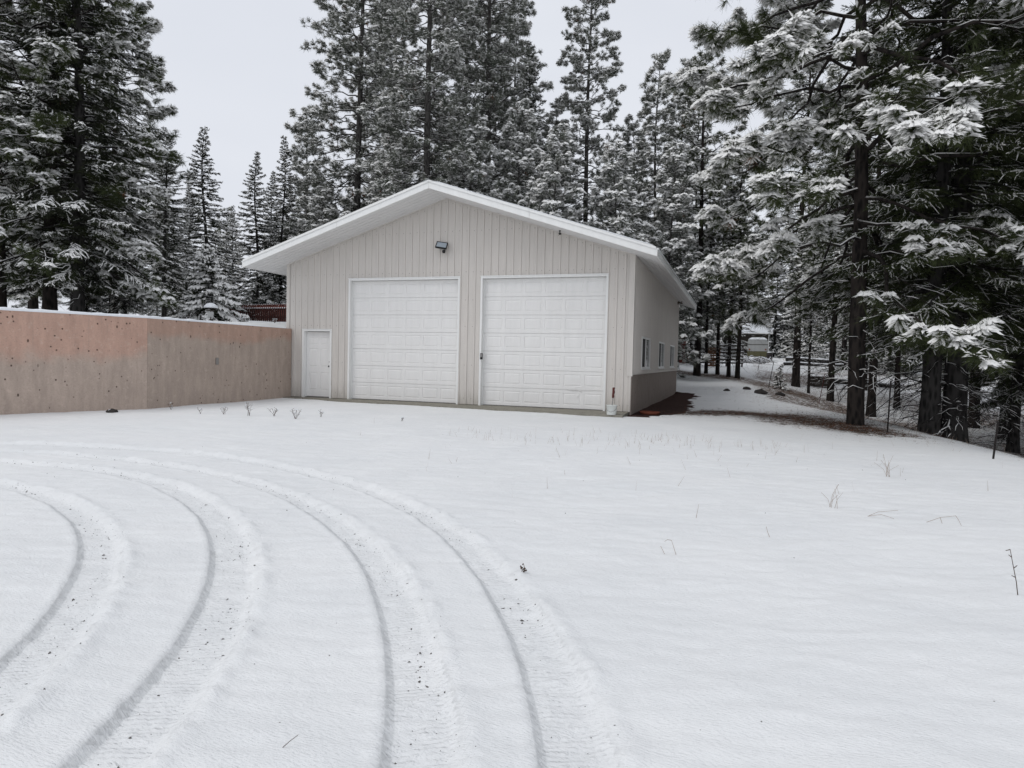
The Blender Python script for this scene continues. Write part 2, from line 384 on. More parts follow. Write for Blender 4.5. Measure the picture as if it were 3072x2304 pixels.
def gz(x, y):
    """height of the finished sheet"""
    if x < wallx(y): return float(upper(x, y))
    i = min(max(np.searchsorted(gx, x)-1, 0), nx-2); j = min(max(np.searchsorted(gy, y)-1, 0), ny-2)
    a = (x-gx[i])/(gx[i+1]-gx[i]); b = (y-gy[j])/(gy[j+1]-gy[j])
    return float((Z[j, i]*(1-a)+Z[j, i+1]*a)*(1-b)+(Z[j+1, i]*(1-a)+Z[j+1, i+1]*a)*b)
# terrace behind the retaining wall
ty = axis([(-60, 5), (-20, 1), (-10, .25), (20, .25), (40, 1), (120, 6), (260, 15)]); tv = axis([(0.27, .12), (4, .25), (25, 1.0), (150, 10)])
TV, TY = np.meshgrid(tv, ty); TX = wallx(TY)-TV+np.where(TY > 0.005, .30, 0)
TZ = upper(TX, TY)+.10*vnoise(TX*.5, TY*.5, 31)+.06*vnoise(TX*1.6, TY*1.6, 32)
TZ = np.where(TY > .005, TZ, np.minimum(TZ, 2.14+(TV-.27)*.55))
ii = np.arange(TX.size).reshape(TX.shape)
me = np_mesh('terrace_ground', np.stack([TX, TY, TZ], -1).reshape(-1, 3), [np.stack([ii[:-1, :-1], ii[1:, :-1], ii[1:, 1:], ii[:-1, 1:]], -1).reshape(-1, 4)], M['ground'], smooth=True)
_a = me.attributes.new('edge', 'FLOAT', 'POINT'); _a.data.foreach_set('value', np.full(TX.size, .5, np.float32))
tag(link('terrace_ground', me), kind='structure')

# ------------------------------------------------------------------ garage building
XR_, DEP, ZE, ZA = 11.02, 14.48, 4.22, 6.017
SL = (ZA-ZE)/(XR_/2)
G1, G2, MD, ZT, ZM = (2.255, 5.982), (6.633, 10.337), (.581, 1.665), 3.72, 2.16
bld = tag(empty('garage_building', (XR_/2, 0, 0)), 'beige ribbed metal garage with white gable roof and two big white doors', 'garage')
def bl(name, mb, mt, parent=None, smooth=False):
    """part of the garage, written in world coordinates"""
    o = link(name, mb if isinstance(mb, bpy.types.Mesh) else mb.mesh(name, mt, smooth), parent or bld)
    if parent is None: o.location = (-XR_/2, 0, 0)
    return o
PITCH_R = .2285
PROF = [(-.040, 0), (-.026, .024), (.020, .024), (.027, 0), (.075, 0), (.084, .004), (.094, 0), (.134, 0), (.144, .004), (.153, 0)]
def siding_sheet(P, u0, u1, zb, zt, openings):
    us = {round(u0, 4), round(u1, 4)}
    k0 = int(math.floor(u0/PITCH_R))-1
    pts = []
    for k in range(k0, k0+8):
        for du, d in PROF: pts.append((k*PITCH_R+du+.05, d))
    pu = np.array([p[0] for p in pts]); pd = np.array([p[1] for p in pts])
    for a in pu:
        if u0 < a < u1: us.add(round(float(a), 4))
    for (a, b, c_, d_) in openings:
        for e in (a, b):
            if u0 < e < u1: us.add(round(e, 4))
    if u0 < XR_/2 < u1: us.add(XR_/2)
    us = sorted(us); mb = MB()
    for a, b in zip(us[:-1], us[1:]):
        if b-a < 1e-4: continue
        mid = .5*(a+b); iv = [(0, 1)]
        da, db = float(np.interp(a, pu, pd)), float(np.interp(b, pu, pd))
        segs = [(zb, None)]
        for (o0, o1, z0, z1) in openings:
            if o0 < mid < o1:
                new = []
                for s0, s1 in segs:
                    top = s1 if s1 is not None else 99
                    if z0 > s0+1e-3: new.append((s0, min(z0, top)))
                    if z1 < top: new.append((max(z1, s0), s1))
                segs = new
        for s0, s1 in segs:
            ta, tb = (s1, s1) if s1 is not None else (zt(a), zt(b))
            mb.add([P(a, s0, da), P(b, s0, db), P(b, tb, db), P(a, ta, da)], [(0, 1, 2, 3)])
    return mb
front = lambda u, z, d: (u, -d, z)
right = lambda u, z, d: (XR_+d, u, z)
left_ = lambda u, z, d: (-d, u, z)
gable = lambda u: min(ZE+SL*u, ZE+SL*(XR_-u))+.02
front_open = [(G1[0]+.03, G1[1]-.03, -1, ZT-.03), (G2[0]+.03, G2[1]-.03, -1, ZT-.03), (MD[0]+.03, MD[1]-.03, -1, ZM-.03)]
WIN = [(1.84, 3.80), (6.32, 8.28), (10.60, 12.62)]; WZ = (1.16, 2.115)
side_open = [(a+.02, b-.02, WZ[0]+.02, WZ[1]-.02) for a, b in WIN]
SH = .9183
for i in range(12):
    mb = siding_sheet(front, i*SH+.001, min((i+1)*SH, XR_)-.001, .015, gable, front_open)
    if mb.v: bl('siding_sheet', mb, M['siding'])
for i in range(16):
    bl('siding_sheet', siding_sheet(right, i*.905+.001, (i+1)*.905-.001, 1.03, lambda u: ZE+.02, side_open), M['siding'])
for i in range(16):
    bl('siding_sheet', siding_sheet(left_, i*.905+.001, (i+1)*.905-.001, 1.8, lambda u: ZE+.02, []), M['siding'])
mb = MB(); mb.add([(0, DEP, -.2), (XR_, DEP, -.2), (XR_, DEP, ZE), (XR_/2, DEP, ZA), (0, DEP, ZE)], [(0, 1, 2, 3, 4)]); bl('back_wall', mb, M['siding'])
mb = MB(); mb.box(.0, .2, .03, DEP, -.3, 1.95); bl('buried_wall', mb, M['foundation'])
# screws
rnd = random.Random(4); mb = MB()
def screw(P, u, z, d=.0):
    k = 6; r = .010; mb.add([P(u, z, d+.006)]+[P(u+r*math.cos(j*math.pi/3), z+r*math.sin(j*math.pi/3), d+.002) for j in range(k)], [(0, 1+j, 1+(j+1) % k) for j in range(k)])
def blocked(u, z, ops): return any(a-.06 < u < b+.06 and c_-.06 < z < d_+.06 for a, b, c_, d_ in ops)
k = 0
while k*PITCH_R < XR_:
    u = k*PITCH_R+.05-.06; k += 1
    if u < .05 or u > XR_-.05: continue
    for z in (.18, 1.15, 2.28, 3.05, 3.86, 5.05, gable(u)-.12):
        z += rnd.uniform(-.008, .008)
        if z < gable(u)-.06 and not blocked(u, z, front_open): screw(front, u, z)
k = 0
while k*PITCH_R < DEP:
    u = k*PITCH_R+.05-.06; k += 1
    for z in (1.1, 2.3, 3.2, 4.1):
        if u > .05 and not blocked(u, z, side_open): screw(right, u, z)
so_ = bl('screws', mb, M['screw']); so_['kind'] = 'stuff'
# corner trims
mb = MB(); mb.box(XR_-.13, XR_+.030, -.034, -.026, .97, ZE+.02); mb.box(XR_+.026, XR_+.030, -.0255, .11, .97, ZE); bl('corner_trim', mb, M['siding'])
mb = MB(); mb.box(XR_-.055, XR_-.012, -.030, -.003, .012, .965); bl('corner_trim', mb, M['siding'])
mb = MB(); mb.box(-.028, .09, -.028, -.021, .0, ZE+.02); mb.box(-.028, -.021, -.021, .1, 1.8, ZE+.02); bl('corner_trim', mb, M['siding'])
mb = MB(); mb.box(XR_+.0, XR_+.035, .02, DEP, 1.005, 1.03); bl('base_flashing', mb, M['siding'])
# foundation on the right-hand side and slab apron
mb = MB(); mb.box(XR_-.22, XR_-.004, .03, DEP, -.4, 1.02); bl('foundation_wall', mb, M['foundation'])
mb = MB(); mb.box(XR_-.011, XR_+.012, -.020, .16, -.4, .965); bl('foundation_pilaster', mb, M['foundation'])
mb = MB(); mb.hexa([(-.1, -.40, -.35), (10.98, -1.02, -.35), (10.98, .3, -.35), (-.1, .3, -.35), (-.1, -.40, -.008), (10.98, -1.02, -.012), (10.98, .3, .008), (-.1, .3, .008)])
bl('concrete_apron', mb, M['slab'])

# embossed panels for doors
def panel_sheet(x0, x1, z0, z1, cells, y, depth=.011, edge=.016, slope=.03):
    """flat face at y with embossed cells [(xa, xb, za, zb)]; front is -y"""
    mb = MB()
    xs = sorted({round(t, 5) for t in [x0, x1]+[c_[0] for c_ in cells]+[c_[1] for c_ in cells]})
    zs = sorted({round(t, 5) for t in [z0, z1]+[c_[2] for c_ in cells]+[c_[3] for c_ in cells]})
    for a, b in zip(xs[:-1], xs[1:]):
        for p, q in zip(zs[:-1], zs[1:]):
            if any(c_[0]-1e-4 < a and b < c_[1]+1e-4 and c_[2]-1e-4 < p and q < c_[3]+1e-4 for c_ in cells): continue
            mb.add([(a, y, p), (b, y, p), (b, y, q), (a, y, q)], [(0, 1, 2, 3)])
    for xa, xb, za, zb in cells:
        rings = []
        for ins, dy in ((0, 0), (edge*.35, depth), (edge, depth), (edge+slope, .001)):
            rings.append([(xa+ins, y+dy, za+ins), (xb-ins, y+dy, za+ins), (xb-ins, y+dy, zb-ins), (xa+ins, y+dy, zb-ins)])
        v = sum(rings, []); f = []
        for k in range(3):
            for j in range(4): f.append((4*k+j, 4*k+(j+1) % 4, 4*k+4+(j+1) % 4, 4*k+4+j))
        f.append((12, 13, 14, 15)); mb.add(v, f)
    return mb
def garage_door(x0, x1, label, dent=False):
    root = empty('garage_door', ((x0+x1)/2-XR_/2, 0, 0)); root.parent = bld; root['label'] = label
    def sub(name, mb, mt): o = link(name, mb.mesh(name, mt), root, (-(x0+x1)/2, 0, 0)); return o
    a, b, zt = x0+.05, x1-.05, ZT-.05; n = 7; hs_ = (zt-.02)/n; yf = .125
    for r in range(n):
        z0 = .015+r*hs_; z1 = z0+hs_-.0058; cw = (b-a-.06)/6; cells = []
        for q in range(6):
            xa = a+.03+q*cw+.045; cells.append((xa, xa+cw-.09, z0+.10, z1-.085))
        mb = panel_sheet(a, b, z0+.012, z1-.004, cells, yf)
        mb.add([(a, yf, z1-.004), (b, yf, z1-.004), (b, yf+.01, z1), (a, yf+.01, z1)], [(0, 1, 2, 3)])
        mb.add([(a, yf+.012, z0), (b, yf+.012, z0), (b, yf, z0+.012), (a, yf, z0+.012)], [(0, 1, 2, 3)])
        mb.box(a, b, yf+.014, yf+.04, z0-.0028, z1+.0028)
        if dent and r in (0, 1):
            nv = []
            for (vx, vy, vz) in mb.v:
                dd = math.exp(-(((vx-(x0+2.9))/.25)**2+((vz-.50)/.12)**2)); nv.append((vx, vy+.02*dd, vz))
            mb.v = nv
        s = sub('door_section', mb, M['door_white'])
    if dent:
        mb = MB(); pts = [(x0+2.55, .122, .58), (x0+2.72, .117, .53), (x0+2.86, .12, .56), (x0+3.0, .117, .50), (x0+2.92, .12, .40), (x0+2.86, .121, .30)]
        mb.tube(pts, [.003, .006, .007, .006, .006, .003], 6); sub('dent_crease', mb, M['door_white'])
    mb = MB(); mb.box(x0, x1, yf+.045, yf+.06, -.0, ZT); sub('backing', mb, M['dark'])
    mb = MB(); mb.box(a, b, yf-.002, yf+.03, -.005, .013); sub('bottom_seal', mb, M['black'])
    # jambs, head, face trim
    for s_, e in ((x0, 1), (x1, -1)):
        mb = MB(); p, q = sorted((s_, s_+e*.055)); mb.box(p, q, -.032, -.022, .0, ZT); sub('face_trim', mb, M['white'])
        mb = MB(); p, q = sorted((s_+e*.012, s_+e*.054)); mb.box(p, q, -.021, yf+.044, .0, ZT-.056); sub('jamb', mb, M['white'])
        mb = MB(); p, q = sorted((s_+e*.056, s_+e*.085)); mb.box(p, q, yf-.022, yf-.004, .0, ZT-.06); sub('weather_stop', mb, M['white'])
    mb = MB(); mb.box(x0+.056, x1-.056, -.032, -.022, ZT-.055, ZT); sub('face_trim', mb, M['white'])
    mb = MB(); mb.box(x0+.012, x1-.012, -.021, yf+.044, ZT-.054, ZT-.004); sub('head_jamb', mb, M['white'])
    mb = MB(); mb.box(x0-.01, x1+.01, -.050, -.0335, ZT-.004, ZT+.018); sub('drip_cap', mb, M['white'])
    return root
garage_door(*G1, 'wide white sectional garage door beside the narrow entry door')
garage_door(*G2, 'wide white sectional garage door with a creased lower corner', True)
# entry door
er = empty('entry_door', (sum(MD)/2-XR_/2, 0, 0)); er.parent = bld; er['label'] = 'narrow white six-panel entry door with dark knob'
def sub(name, mb, mt, smooth=False): return link(name, mb.mesh(name, mt, smooth), er, (-sum(MD)/2, 0, 0))
x0, x1 = MD; da, db = x0+.075, x1-.075; yf = .11
W_ = db-da; ca, cb, cc, cd_ = da+.11, da+W_/2-.05, da+W_/2+.05, db-.11
cells = [(p, q, r, s) for p, q in ((ca, cb), (cc, cd_)) for r, s in ((.24, .80), (.98, 1.56), (1.68, 1.90))]
mb = panel_sheet(da, db, .035, ZM-.075, cells, yf, .012, .014, .028); mb.box(da, db, yf+.014, yf+.05, .035, ZM-.075); sub('door_leaf', mb, M['door_white'])
for s_, e in ((x0, 1), (x1, -1)):
    mb = MB(); p, q = sorted((s_, s_+e*.06)); mb.box(p, q, -.034, -.022, .0, ZM); sub('face_trim', mb, M['white'])
    mb = MB(); p, q = sorted((s_+e*.012, s_+e*.071)); mb.box(p, q, -.021, yf+.06, .0, ZM-.062); sub('jamb', mb, M['white'])
mb = MB(); mb.box(x0+.061, x1-.061, -.034, -.022, ZM-.06, ZM); sub('face_trim', mb, M['white'])
mb = MB(); mb.box(x0+.012, x1-.012, -.021, yf+.06, ZM-.061, ZM-.004); sub('head_jamb', mb, M['white'])
mb = MB(); mb.box(x0-.01, x1+.01, -.05, -.0355, ZM-.004, ZM+.014); sub('drip_cap', mb, M['white'])
mb = MB(); mb.box(da-.01, db+.01, yf-.06, yf+.055, .0, .022); sub('threshold', mb, M['metal'])
mb = MB(); mb.tube([(db-.07, yf-.0, 1.0), (db-.07, yf-.02, 1.0), (db-.07, yf-.05, 1.0), (db-.07, yf-.075, 1.0)], [.034, .012, .030, .018], 12); sub('knob', mb, M['black'], True)
mb = MB(); mb.tube([(db-.07, yf-.0, 1.14), (db-.07, yf-.018, 1.14)], [.028, .024], 12); sub('deadbolt', mb, M['metal'], True)
mb = MB(); mb.box(x0+.05, x1-.05, yf+.062, yf+.07, 0, ZM-.05); sub('backing', mb, M['dark'])

# side windows
for i, (a, b) in enumerate(WIN):
    wr = empty('window', (XR_/2, (a+b)/2, 0)); wr.parent = bld
    def sub(name, mb, mt): return link(name, mb.mesh(name, mt), wr, (-XR_, -(a+b)/2, 0))
    z0, z1 = WZ; X0 = XR_+.03; fw = .055
    for (p, q, r, s) in ((a, b, z0, z0+fw), (a, b, z1-fw, z1), (a, a+fw, z0+fw, z1-fw), (b-fw, b, z0+fw, z1-fw)):
        mb = MB(); mb.box(XR_-.03, X0, p, q, r, s); sub('frame', mb, M['white'])
    mid = (a+b)/2
    mb = MB(); mb.box(XR_-.028, XR_+.020, mid-.03, mid+.03, z0+fw, z1-fw); sub('mullion', mb, M['white'])
    mb = MB(); mb.box(XR_-.02, XR_-.010, a+fw, mid-.03, z0+fw, z1-fw); sub('insect_screen', mb, M['screen'])
    mb = MB(); mb.box(XR_-.02, XR_-.012, mid+.03, b-fw, z0+fw, z1-fw); sub('pane', mb, M['glass'])
    mb = MB(); mb.box(XR_+.022, XR_+.06, a-.03, b+.03, z0-.028, z0-.002); sub('sill', mb, M['white'])

# ---- roof
OF, OS = 1.2, .70            # front/back and side overhang
ZR = 6.02                    # underside at the ridge
def zsof(x): return ZR-SL*abs(x-XR_/2)
YB = DEP+1.16
TH = .215
EXL, EXR = -OS, XR_+OS
xm = XR_/2
def slope_box(xa, xb, y0, y1, d0, d1):
    """slab between x=xa..xb following the slope, offset d0..d1 above the soffit plane"""
    p = []
    for d in (d0, d1):
        for (x, y) in ((xa, y0), (xb, y0), (xb, y1), (xa, y1)): p.append((x, y, zsof(x)+d))
    mb = MB(); mb.hexa(p); return mb
# fascia boards on the rakes (front and back)
J = .53
for y0, y1 in ((-OF-.04, -OF), (YB, YB+.04)):
    for xa, xb in ((EXL, xm-(1-J)*(xm-EXL)-.003), (xm-(1-J)*(xm-EXL)+.003, xm-.002), (xm+.002, xm+(1-J)*(EXR-xm)-.003), (xm+(1-J)*(EXR-xm)+.003, EXR)):
        bl('fascia_board', slope_box(xa, xb, y0, y1, -.012, .150), M['white'])
        bl('rake_trim', slope_box(xa, xb, y0-.022, y1-.001, .152, TH), M['white'])
for x0, x1 in ((EXL-.035, EXL), (EXR, EXR+.035)):
    mb = MB(); mb.box(x0, x1, -OF-.04, YB+.04, zsof(EXL)-.012, zsof(EXL)+TH-.03); bl('eave_fascia', mb, M['white'])
    xe = x0-.03 if x0 < 0 else x1
    mb = MB(); mb.box(xe, xe+.03, -OF-.04, YB+.04, zsof(EXL)+TH-.075, zsof(EXL)+TH-.032); bl('drip_edge', mb, M['roof'])
# soffit boards: under the front overhang, along the rake
for y_a, y_b in ((-OF, 0), (DEP, YB)):
    nb = 6; bw = (y_b-y_a)/nb
    for i in range(nb):
        for xa, xb in ((EXL, xm-.002), (xm+.002, EXR)):
            bl('soffit_board', slope_box(xa, xb, y_a+i*bw+.010, y_a+(i+1)*bw-.010, 0, .016), M['soffit'])
    for xa, xb in ((EXL+.01, xm-.001), (xm+.001, EXR-.01)): bl('soffit_backing', slope_box(xa, xb, y_a+.003, y_b-.003, .034, .040), M['soffit'])
for xa, xb in ((EXL, -.03), (XR_+.03, EXR)):
    nb = 4; bw = (xb-xa)/nb
    for i in range(nb): bl('soffit_board', slope_box(xa+i*bw+.006, xa+(i+1)*bw-.006, .003, DEP-.003, 0, .016), M['soffit'])
    bl('soffit_backing', slope_box(xa+.005, xb-.005, .005, DEP-.005, .020, .026), M['soffit'])
mb = MB(); mb.box(.03, XR_+.0, -.05, -.022, 0, .01); 
# cove trim where soffit meets gable wall
for xa, xb in ((0.03, xm), (xm, XR_-.03)): bl('cove_trim', slope_box(xa, xb, -.045, -.021, -.035, -.002), M['siding'])
bl('cove_trim', (lambda: (lambda b: b.box(XR_+.021, XR_+.045, .0, DEP, ZE-.055, ZE-.03))(MB()))(), M['siding'])
# roof sheets with ribs and snow
ys = np.linspace(-OF-.03, YB+.03, 19)
for side in (0, 1):
    xa, xb = (EXL-.05, xm-.02) if side == 0 else (xm+.02, EXR+.05)
    for i in range(18):
        mb = MB(); y0, y1 = ys[i]+.001, ys[i+1]-.001; n = 4; prof = []
        for k in range(n):
            c_ = y0+(k+.5)*(y1-y0)/n
            for du, d in ((-.034, 0), (-.016, .022), (.016, .022), (.034, 0)): prof.append((c_+du, d))
        prof = [(y0, 0)]+prof+[(y1, 0)]
        v = []
        for y, d in prof: v += [(xa, y, zsof(xa)+TH-.024+d), (xb, y, zsof(xb)+TH-.024+d)]
        mb.add(v, [(2*j, 2*j+1, 2*j+3, 2*j+2) for j in range(len(prof)-1)]); bl('roof_sheet', mb, M['roof'])
mb = MB()
v = []
for y in (-OF-.07, YB+.07):
    v += [(xm-.2, y, zsof(xm-.2)+TH+.012), (xm-.09, y, zsof(xm-.09)+TH+.028), (xm, y, zsof(xm)+TH+.045), (xm+.09, y, zsof(xm+.09)+TH+.028), (xm+.2, y, zsof(xm+.2)+TH+.012)]
mb.add(v, [(j, j+1, j+6, j+5) for j in range(4)]+[(0, 5, 4), ]); bl('ridge_cap', mb, M['roof'])
for side in (0, 1):
    nxs, nys = 40, 110; xs = np.linspace(EXL+.0, xm-.12, nxs) if side == 0 else np.linspace(xm+.12, EXR+.02, nxs)
    yv = np.linspace(-OF-.055, YB+.03, nys); SX, SY = np.meshgrid(xs, yv)
    edge = np.minimum.reduce([SX-SX.min(), SX.max()-SX, SY-SY.min(), SY.max()-SY])
    SX = SX+.02*vnoise(SX*4, SY*4, 41); SY = SY+.02*vnoise(SX*5, SY*5, 42)
    SZ = ZR-SL*np.abs(SX-xm)+TH+.001+(.045+.02*vnoise(SX*2, SY*2, 43))*sst(0, .10, edge+.015)
    i2 = np.arange(SX.size).reshape(SX.shape)
    me = np_mesh('roof_snow', np.stack([SX, SY, SZ], -1).reshape(-1, 3), [np.stack([i2[:-1, :-1], i2[:-1, 1:], i2[1:, 1:], i2[1:, :-1]], -1).reshape(-1, 4)], M['snow'], smooth=True)
    bl('roof_snow', me, None)

# ------------------------------------------------------------------ retaining wall
rw = tag(empty('retaining_wall', (-.2, -4, -.1)), 'low pinkish stained concrete retaining wall with a snow-topped edge running to the garage', 'wall')
pts = [(.18, -.03), (-.19, -5.19), (-1.43, -7.85), (-4.6, -14.65), (-8.4, -22.8)]
pts = [pts[0], pts[1], pts[3], pts[4]]
def offs(p, q, t):
    d = Vector((q[0]-p[0], q[1]-p[1])).normalized(); return Vector((d.y, -d.x))*t
T_ = .25
def left_of(i):
    ns = []
    if i > 0: ns.append(offs(pts[i-1], pts[i], T_))
    if i < len(pts)-1: ns.append(offs(pts[i], pts[i+1], T_))
    n = sum(ns, Vector((0, 0)))/len(ns); n = n/ n.length*T_/max(.5, n.normalized().dot(ns[0].normalized()))
    return (pts[i][0]+n.x, pts[i][1]+n.y)
for i in range(len(pts)-1):
    a, b = pts[i], pts[i+1]; la, lb = left_of(i), left_of(i+1); mb = MB()
    d = (Vector(b)-Vector(a)).normalized()*(.004 if i else 0)
    mb.hexa([(a[0]+d.x, a[1]+d.y, -.6), (b[0], b[1], -.6), (lb[0], lb[1], -.6), (la[0]+d.x, la[1]+d.y, -.6), (a[0]+d.x, a[1]+d.y, 2.17), (b[0], b[1], 2.17), (lb[0], lb[1], 2.17), (la[0]+d.x, la[1]+d.y, 2.17)])
    o = mb.build('wall_panel', M['wall_b' if i == 0 else 'wall_a'], rw, loc=(.2, 4, .1))
# snow cap along the wall
def wp(s):
    for i in range(len(pts)-1):
        p, q = Vector(pts[i]), Vector(pts[i+1]); l = (q-p).length
        if s <= l or i == len(pts)-2:
            t = s/l; la, lb = Vector(left_of(i)), Vector(left_of(i+1)); return p.lerp(q, t), la.lerp(lb, t)
        s -= l
v = []; f = []; N = 420
for i in range(N):
    s = .15+i*(24.0/N); p, q = wp(s); h = (.052+.03*float(vnoise(s*1.3, 0, 51))+.02*float(vnoise(s*6, 0, 52)))*float(sst(0, 4.5, s)*.85+.15); o_ = .010*float(vnoise(s*7, 3, 53))
    n = (q-p).normalized()
    a = p-n*(.008+o_); v += [(a.x, a.y, 2.168), (a.x+n.x*.004, a.y+n.y*.004, 2.17+h*.6)]
    c_ = p+n*.035; v.append((c_.x, c_.y, 2.17+h)); c_ = p+n*.14; v.append((c_.x, c_.y, 2.175+h*1.08)); c_ = p+n*.34; v.append((c_.x, c_.y, 2.13+h))
    if i:
        for j in range(4): f.append(((i-1)*5+j, i*5+j, i*5+j+1, (i-1)*5+j+1))
me = bpy.data.meshes.new('snow_cap'); me.from_pydata(v, [], f); me.materials.append(M['snow'])
for p_ in me.polygons: p_.use_smooth = True
link('snow_cap', me, rw, (.2, 4, .1))
mb = MB(); q = Vector((-.19, -5.19)).lerp(Vector((.18, -.03)), .42)
mb.box(q.x+.0, q.x+.022, q.y-.05, q.y+.05, 1.02, 1.21, .006); mb.build('cover_plate', M['metal'], rw, loc=(.2, 4, .1))

# ------------------------------------------------------------------ things on the building
fl = tag(empty('flood_light', (5.45, -.02, 4.60)), 'square black-framed flood light with pale lens high on the gable', 'flood light')
mb = MB(); mb.box(-.05, .05, -.03, 0, -.06, .06, .006); mb.build('mount_plate', M['black'], fl)
mb = MB(); mb.tube([(0.02, -.03, -.02), (.02, -.10, -.05), (.02, -.14, 0)], .012, 8); mb.build('bracket_arm', M['black'], fl)
hd = empty('lamp_head', (0, -.17, .03)); hd.parent = fl; hd.rotation_euler = (math.radians(-38), math.radians(8), math.radians(14))
mb = MB(); mb.box(-.165, .165, 0, .05, -.12, .12, .01); mb.build('housing', M['black'], hd)
for (p, q, r, s) in ((-.165, .165, -.12, -.098), (-.165, .165, .098, .12), (-.165, -.143, -.097, .097), (.143, .165, -.097, .097)):
    mb = MB(); mb.box(p, q, -.014, -.001, r, s); mb.build('bezel', M['black'], hd)
mb = MB(); mb.box(-.142, .142, -.008, -.001, -.096, .096); mb.build('lens', M['lens'], hd)
mb = MB(); mb.lathe([(.0, -.055), (.030, -.05), (.046, -.028), (.05, 0), (.046, .03), (.03, .045), (.0, .05)], k=14); o = mb.build('motion_sensor', M['black'], fl, True, (.06, -.14, -.15))
kp = MB(); kp.box(-.035, .035, -.028, 0, -.09, .09, .006)
kr = tag(empty('keypad', (G2[0]+.075, -.034, 1.42)), 'small black keypad on the door frame between the two garage doors', 'keypad')
kp.build('keypad_body', M['black'], kr); kp = MB(); kp.box(-.028, .028, -.034, -.0285, -.02, .07, .002); kp.build('keypad_cover', M['metal'], kr)
def soffit_cam(x, y, z, label, cat='camera'):
    r = tag(empty('soffit_camera', (x, y, z)), label, cat); mb = MB(); mb.lathe([(.03, 0), (.03, -.02), (.012, -.03), (.012, -.06)], k=10); mb.build('mount', M['black'], r)
    mb = MB(); mb.lathe([(.0, -.12), (.02, -.118), (.036, -.10), (.038, -.08), (.025, -.06), (0, -.058)], k=12); mb.build('dome', M['black'], r, True)
soffit_cam(9.06, -.45, zsof(9.06)-.002, 'tiny black camera under the gable overhang above the right garage door')
nr = tag(empty('bird_nest', (XR_+.14, 13.3, zsof(XR_+.14)-.09)), 'small brown nest tucked under the far end of the side eave', 'nest')
mb = MB()
for i in range(26):
    a = rnd.uniform(0, 6.28); r = rnd.uniform(.06, .12); h = rnd.uniform(-.04, .06); da_ = rnd.uniform(.5, 1.1)
    mb.tube([(r*math.cos(a+t*da_)*1.1, r*math.sin(a+t*da_)*1.4, h+rnd.uniform(-.01, .01)) for t in (0, .33, .66, 1)], .012, 5)
mb.build('nest_sticks', M['twig'], nr)
# bucket with tool
bx, by = 10.68, -.93
bk = tag(empty('bucket', (bx, by, -.012)), 'small white plastic bucket on the apron by the garage corner', 'bucket')
mb = MB(); mb.lathe([(.0, .0), (.118, .0), (.124, .01), (.138, .235), (.145, .238), (.145, .25), (.134, .25), (.118, .02), (0, .02)], k=28); mb.build('pail', M['bucket'], bk, True)
mb = MB(); mb.tube([(-.142, 0, .22), (-.13, -.05, .16), (-.08, -.115, .10), (0, -.14, .075), (.08, -.115, .10), (.13, -.05, .16), (.142, 0, .22)], .004, 6); mb.build('bail', M['metal'], bk)
tl = tag(empty('hand_tool', (bx+.01, by+.02, .012)), 'dark red handled tool standing upright in the white bucket', 'tool')
mb = MB(); mb.tube([(-.02, 0, .0), (0, .02, .3), (.012, .03, .46)], .011, 8); mb.build('shaft', M['metal'], tl)
mb = MB(); mb.tube([(.004, .025, .40), (.012, .03, .44), (.010, .03, .50), (.022, .035, .56), (.014, .035, .62), (.020, .04, .665), (.018, .04, .68)], [.02, .033, .028, .034, .029, .034, .016], 10); mb.build('grip', M['grip'], tl, True)
mb = MB(); mb.box(-.07, .03, -.012, .012, -.0, .09, .004); mb.build('blade', M['metal'], tl)
# terracotta saucer lying on the bare strip
ts = tag(empty('terracotta_saucer', (11.45, .75, gz(11.45, .75)+.0)), 'flat reddish clay saucer lying on bare soil at the garage corner', 'saucer')
mb = MB(); mb.lathe([(0, 0), (.24, 0), (.27, .015), (.29, .075), (.27, .08), (.25, .03), (0, .025)], k=26); mb.build('dish', M['terracotta'], ts, True)

# ------------------------------------------------------------------ tree generator
class Soup:
    def __init__(s): s.V = []; s.T = []; s.m = []; s.n = 0
    def add(s, V, T, mi):
        V = V.reshape(-1, 3); T = T.reshape(-1, 3); s.V.append(V.astype(np.float32)); s.T.append(T+s.n); s.m.append(np.full(len(T), mi, np.int32)); s.n += len(V)
    def mesh(s, name, mats): return np_mesh(name, np.concatenate(s.V), [np.concatenate(s.T)], mats, np.concatenate(s.m))
def nrmz(a): return a/np.maximum(np.linalg.norm(a, axis=-1, keepdims=True), 1e-9)
UP = np.array([0., 0, 1])
def frames(P):
    t = nrmz(np.gradient(P, axis=1)); s = np.cross(t, UP)
    bad = np.linalg.norm(s, axis=-1) < .15
    if bad.any(): s[bad] = np.cross(t[bad], np.array([1., 0, 0]))
    s = nrmz(s); return t, s, np.cross(s, t)
def tubes(S, P, r, k, mi):
    B, K, _ = P.shape; t, s, n = frames(P)
    a = 2*np.pi*np.arange(k)/k
    V = P[:, :, None]+r[:, :, None, None]*(np.cos(a)[None, None, :, None]*s[:, :, None]+np.sin(a)[None, None, :, None]*n[:, :, None])
    i = np.arange(B*K*k).reshape(B, K, k); j = np.roll(i, -1, 2)
    q = np.stack([i[:, :-1], j[:, :-1], j[:, 1:], i[:, :-1], j[:, 1:], i[:, 1:]], -1); S.add(V, q.reshape(-1, 3), mi)
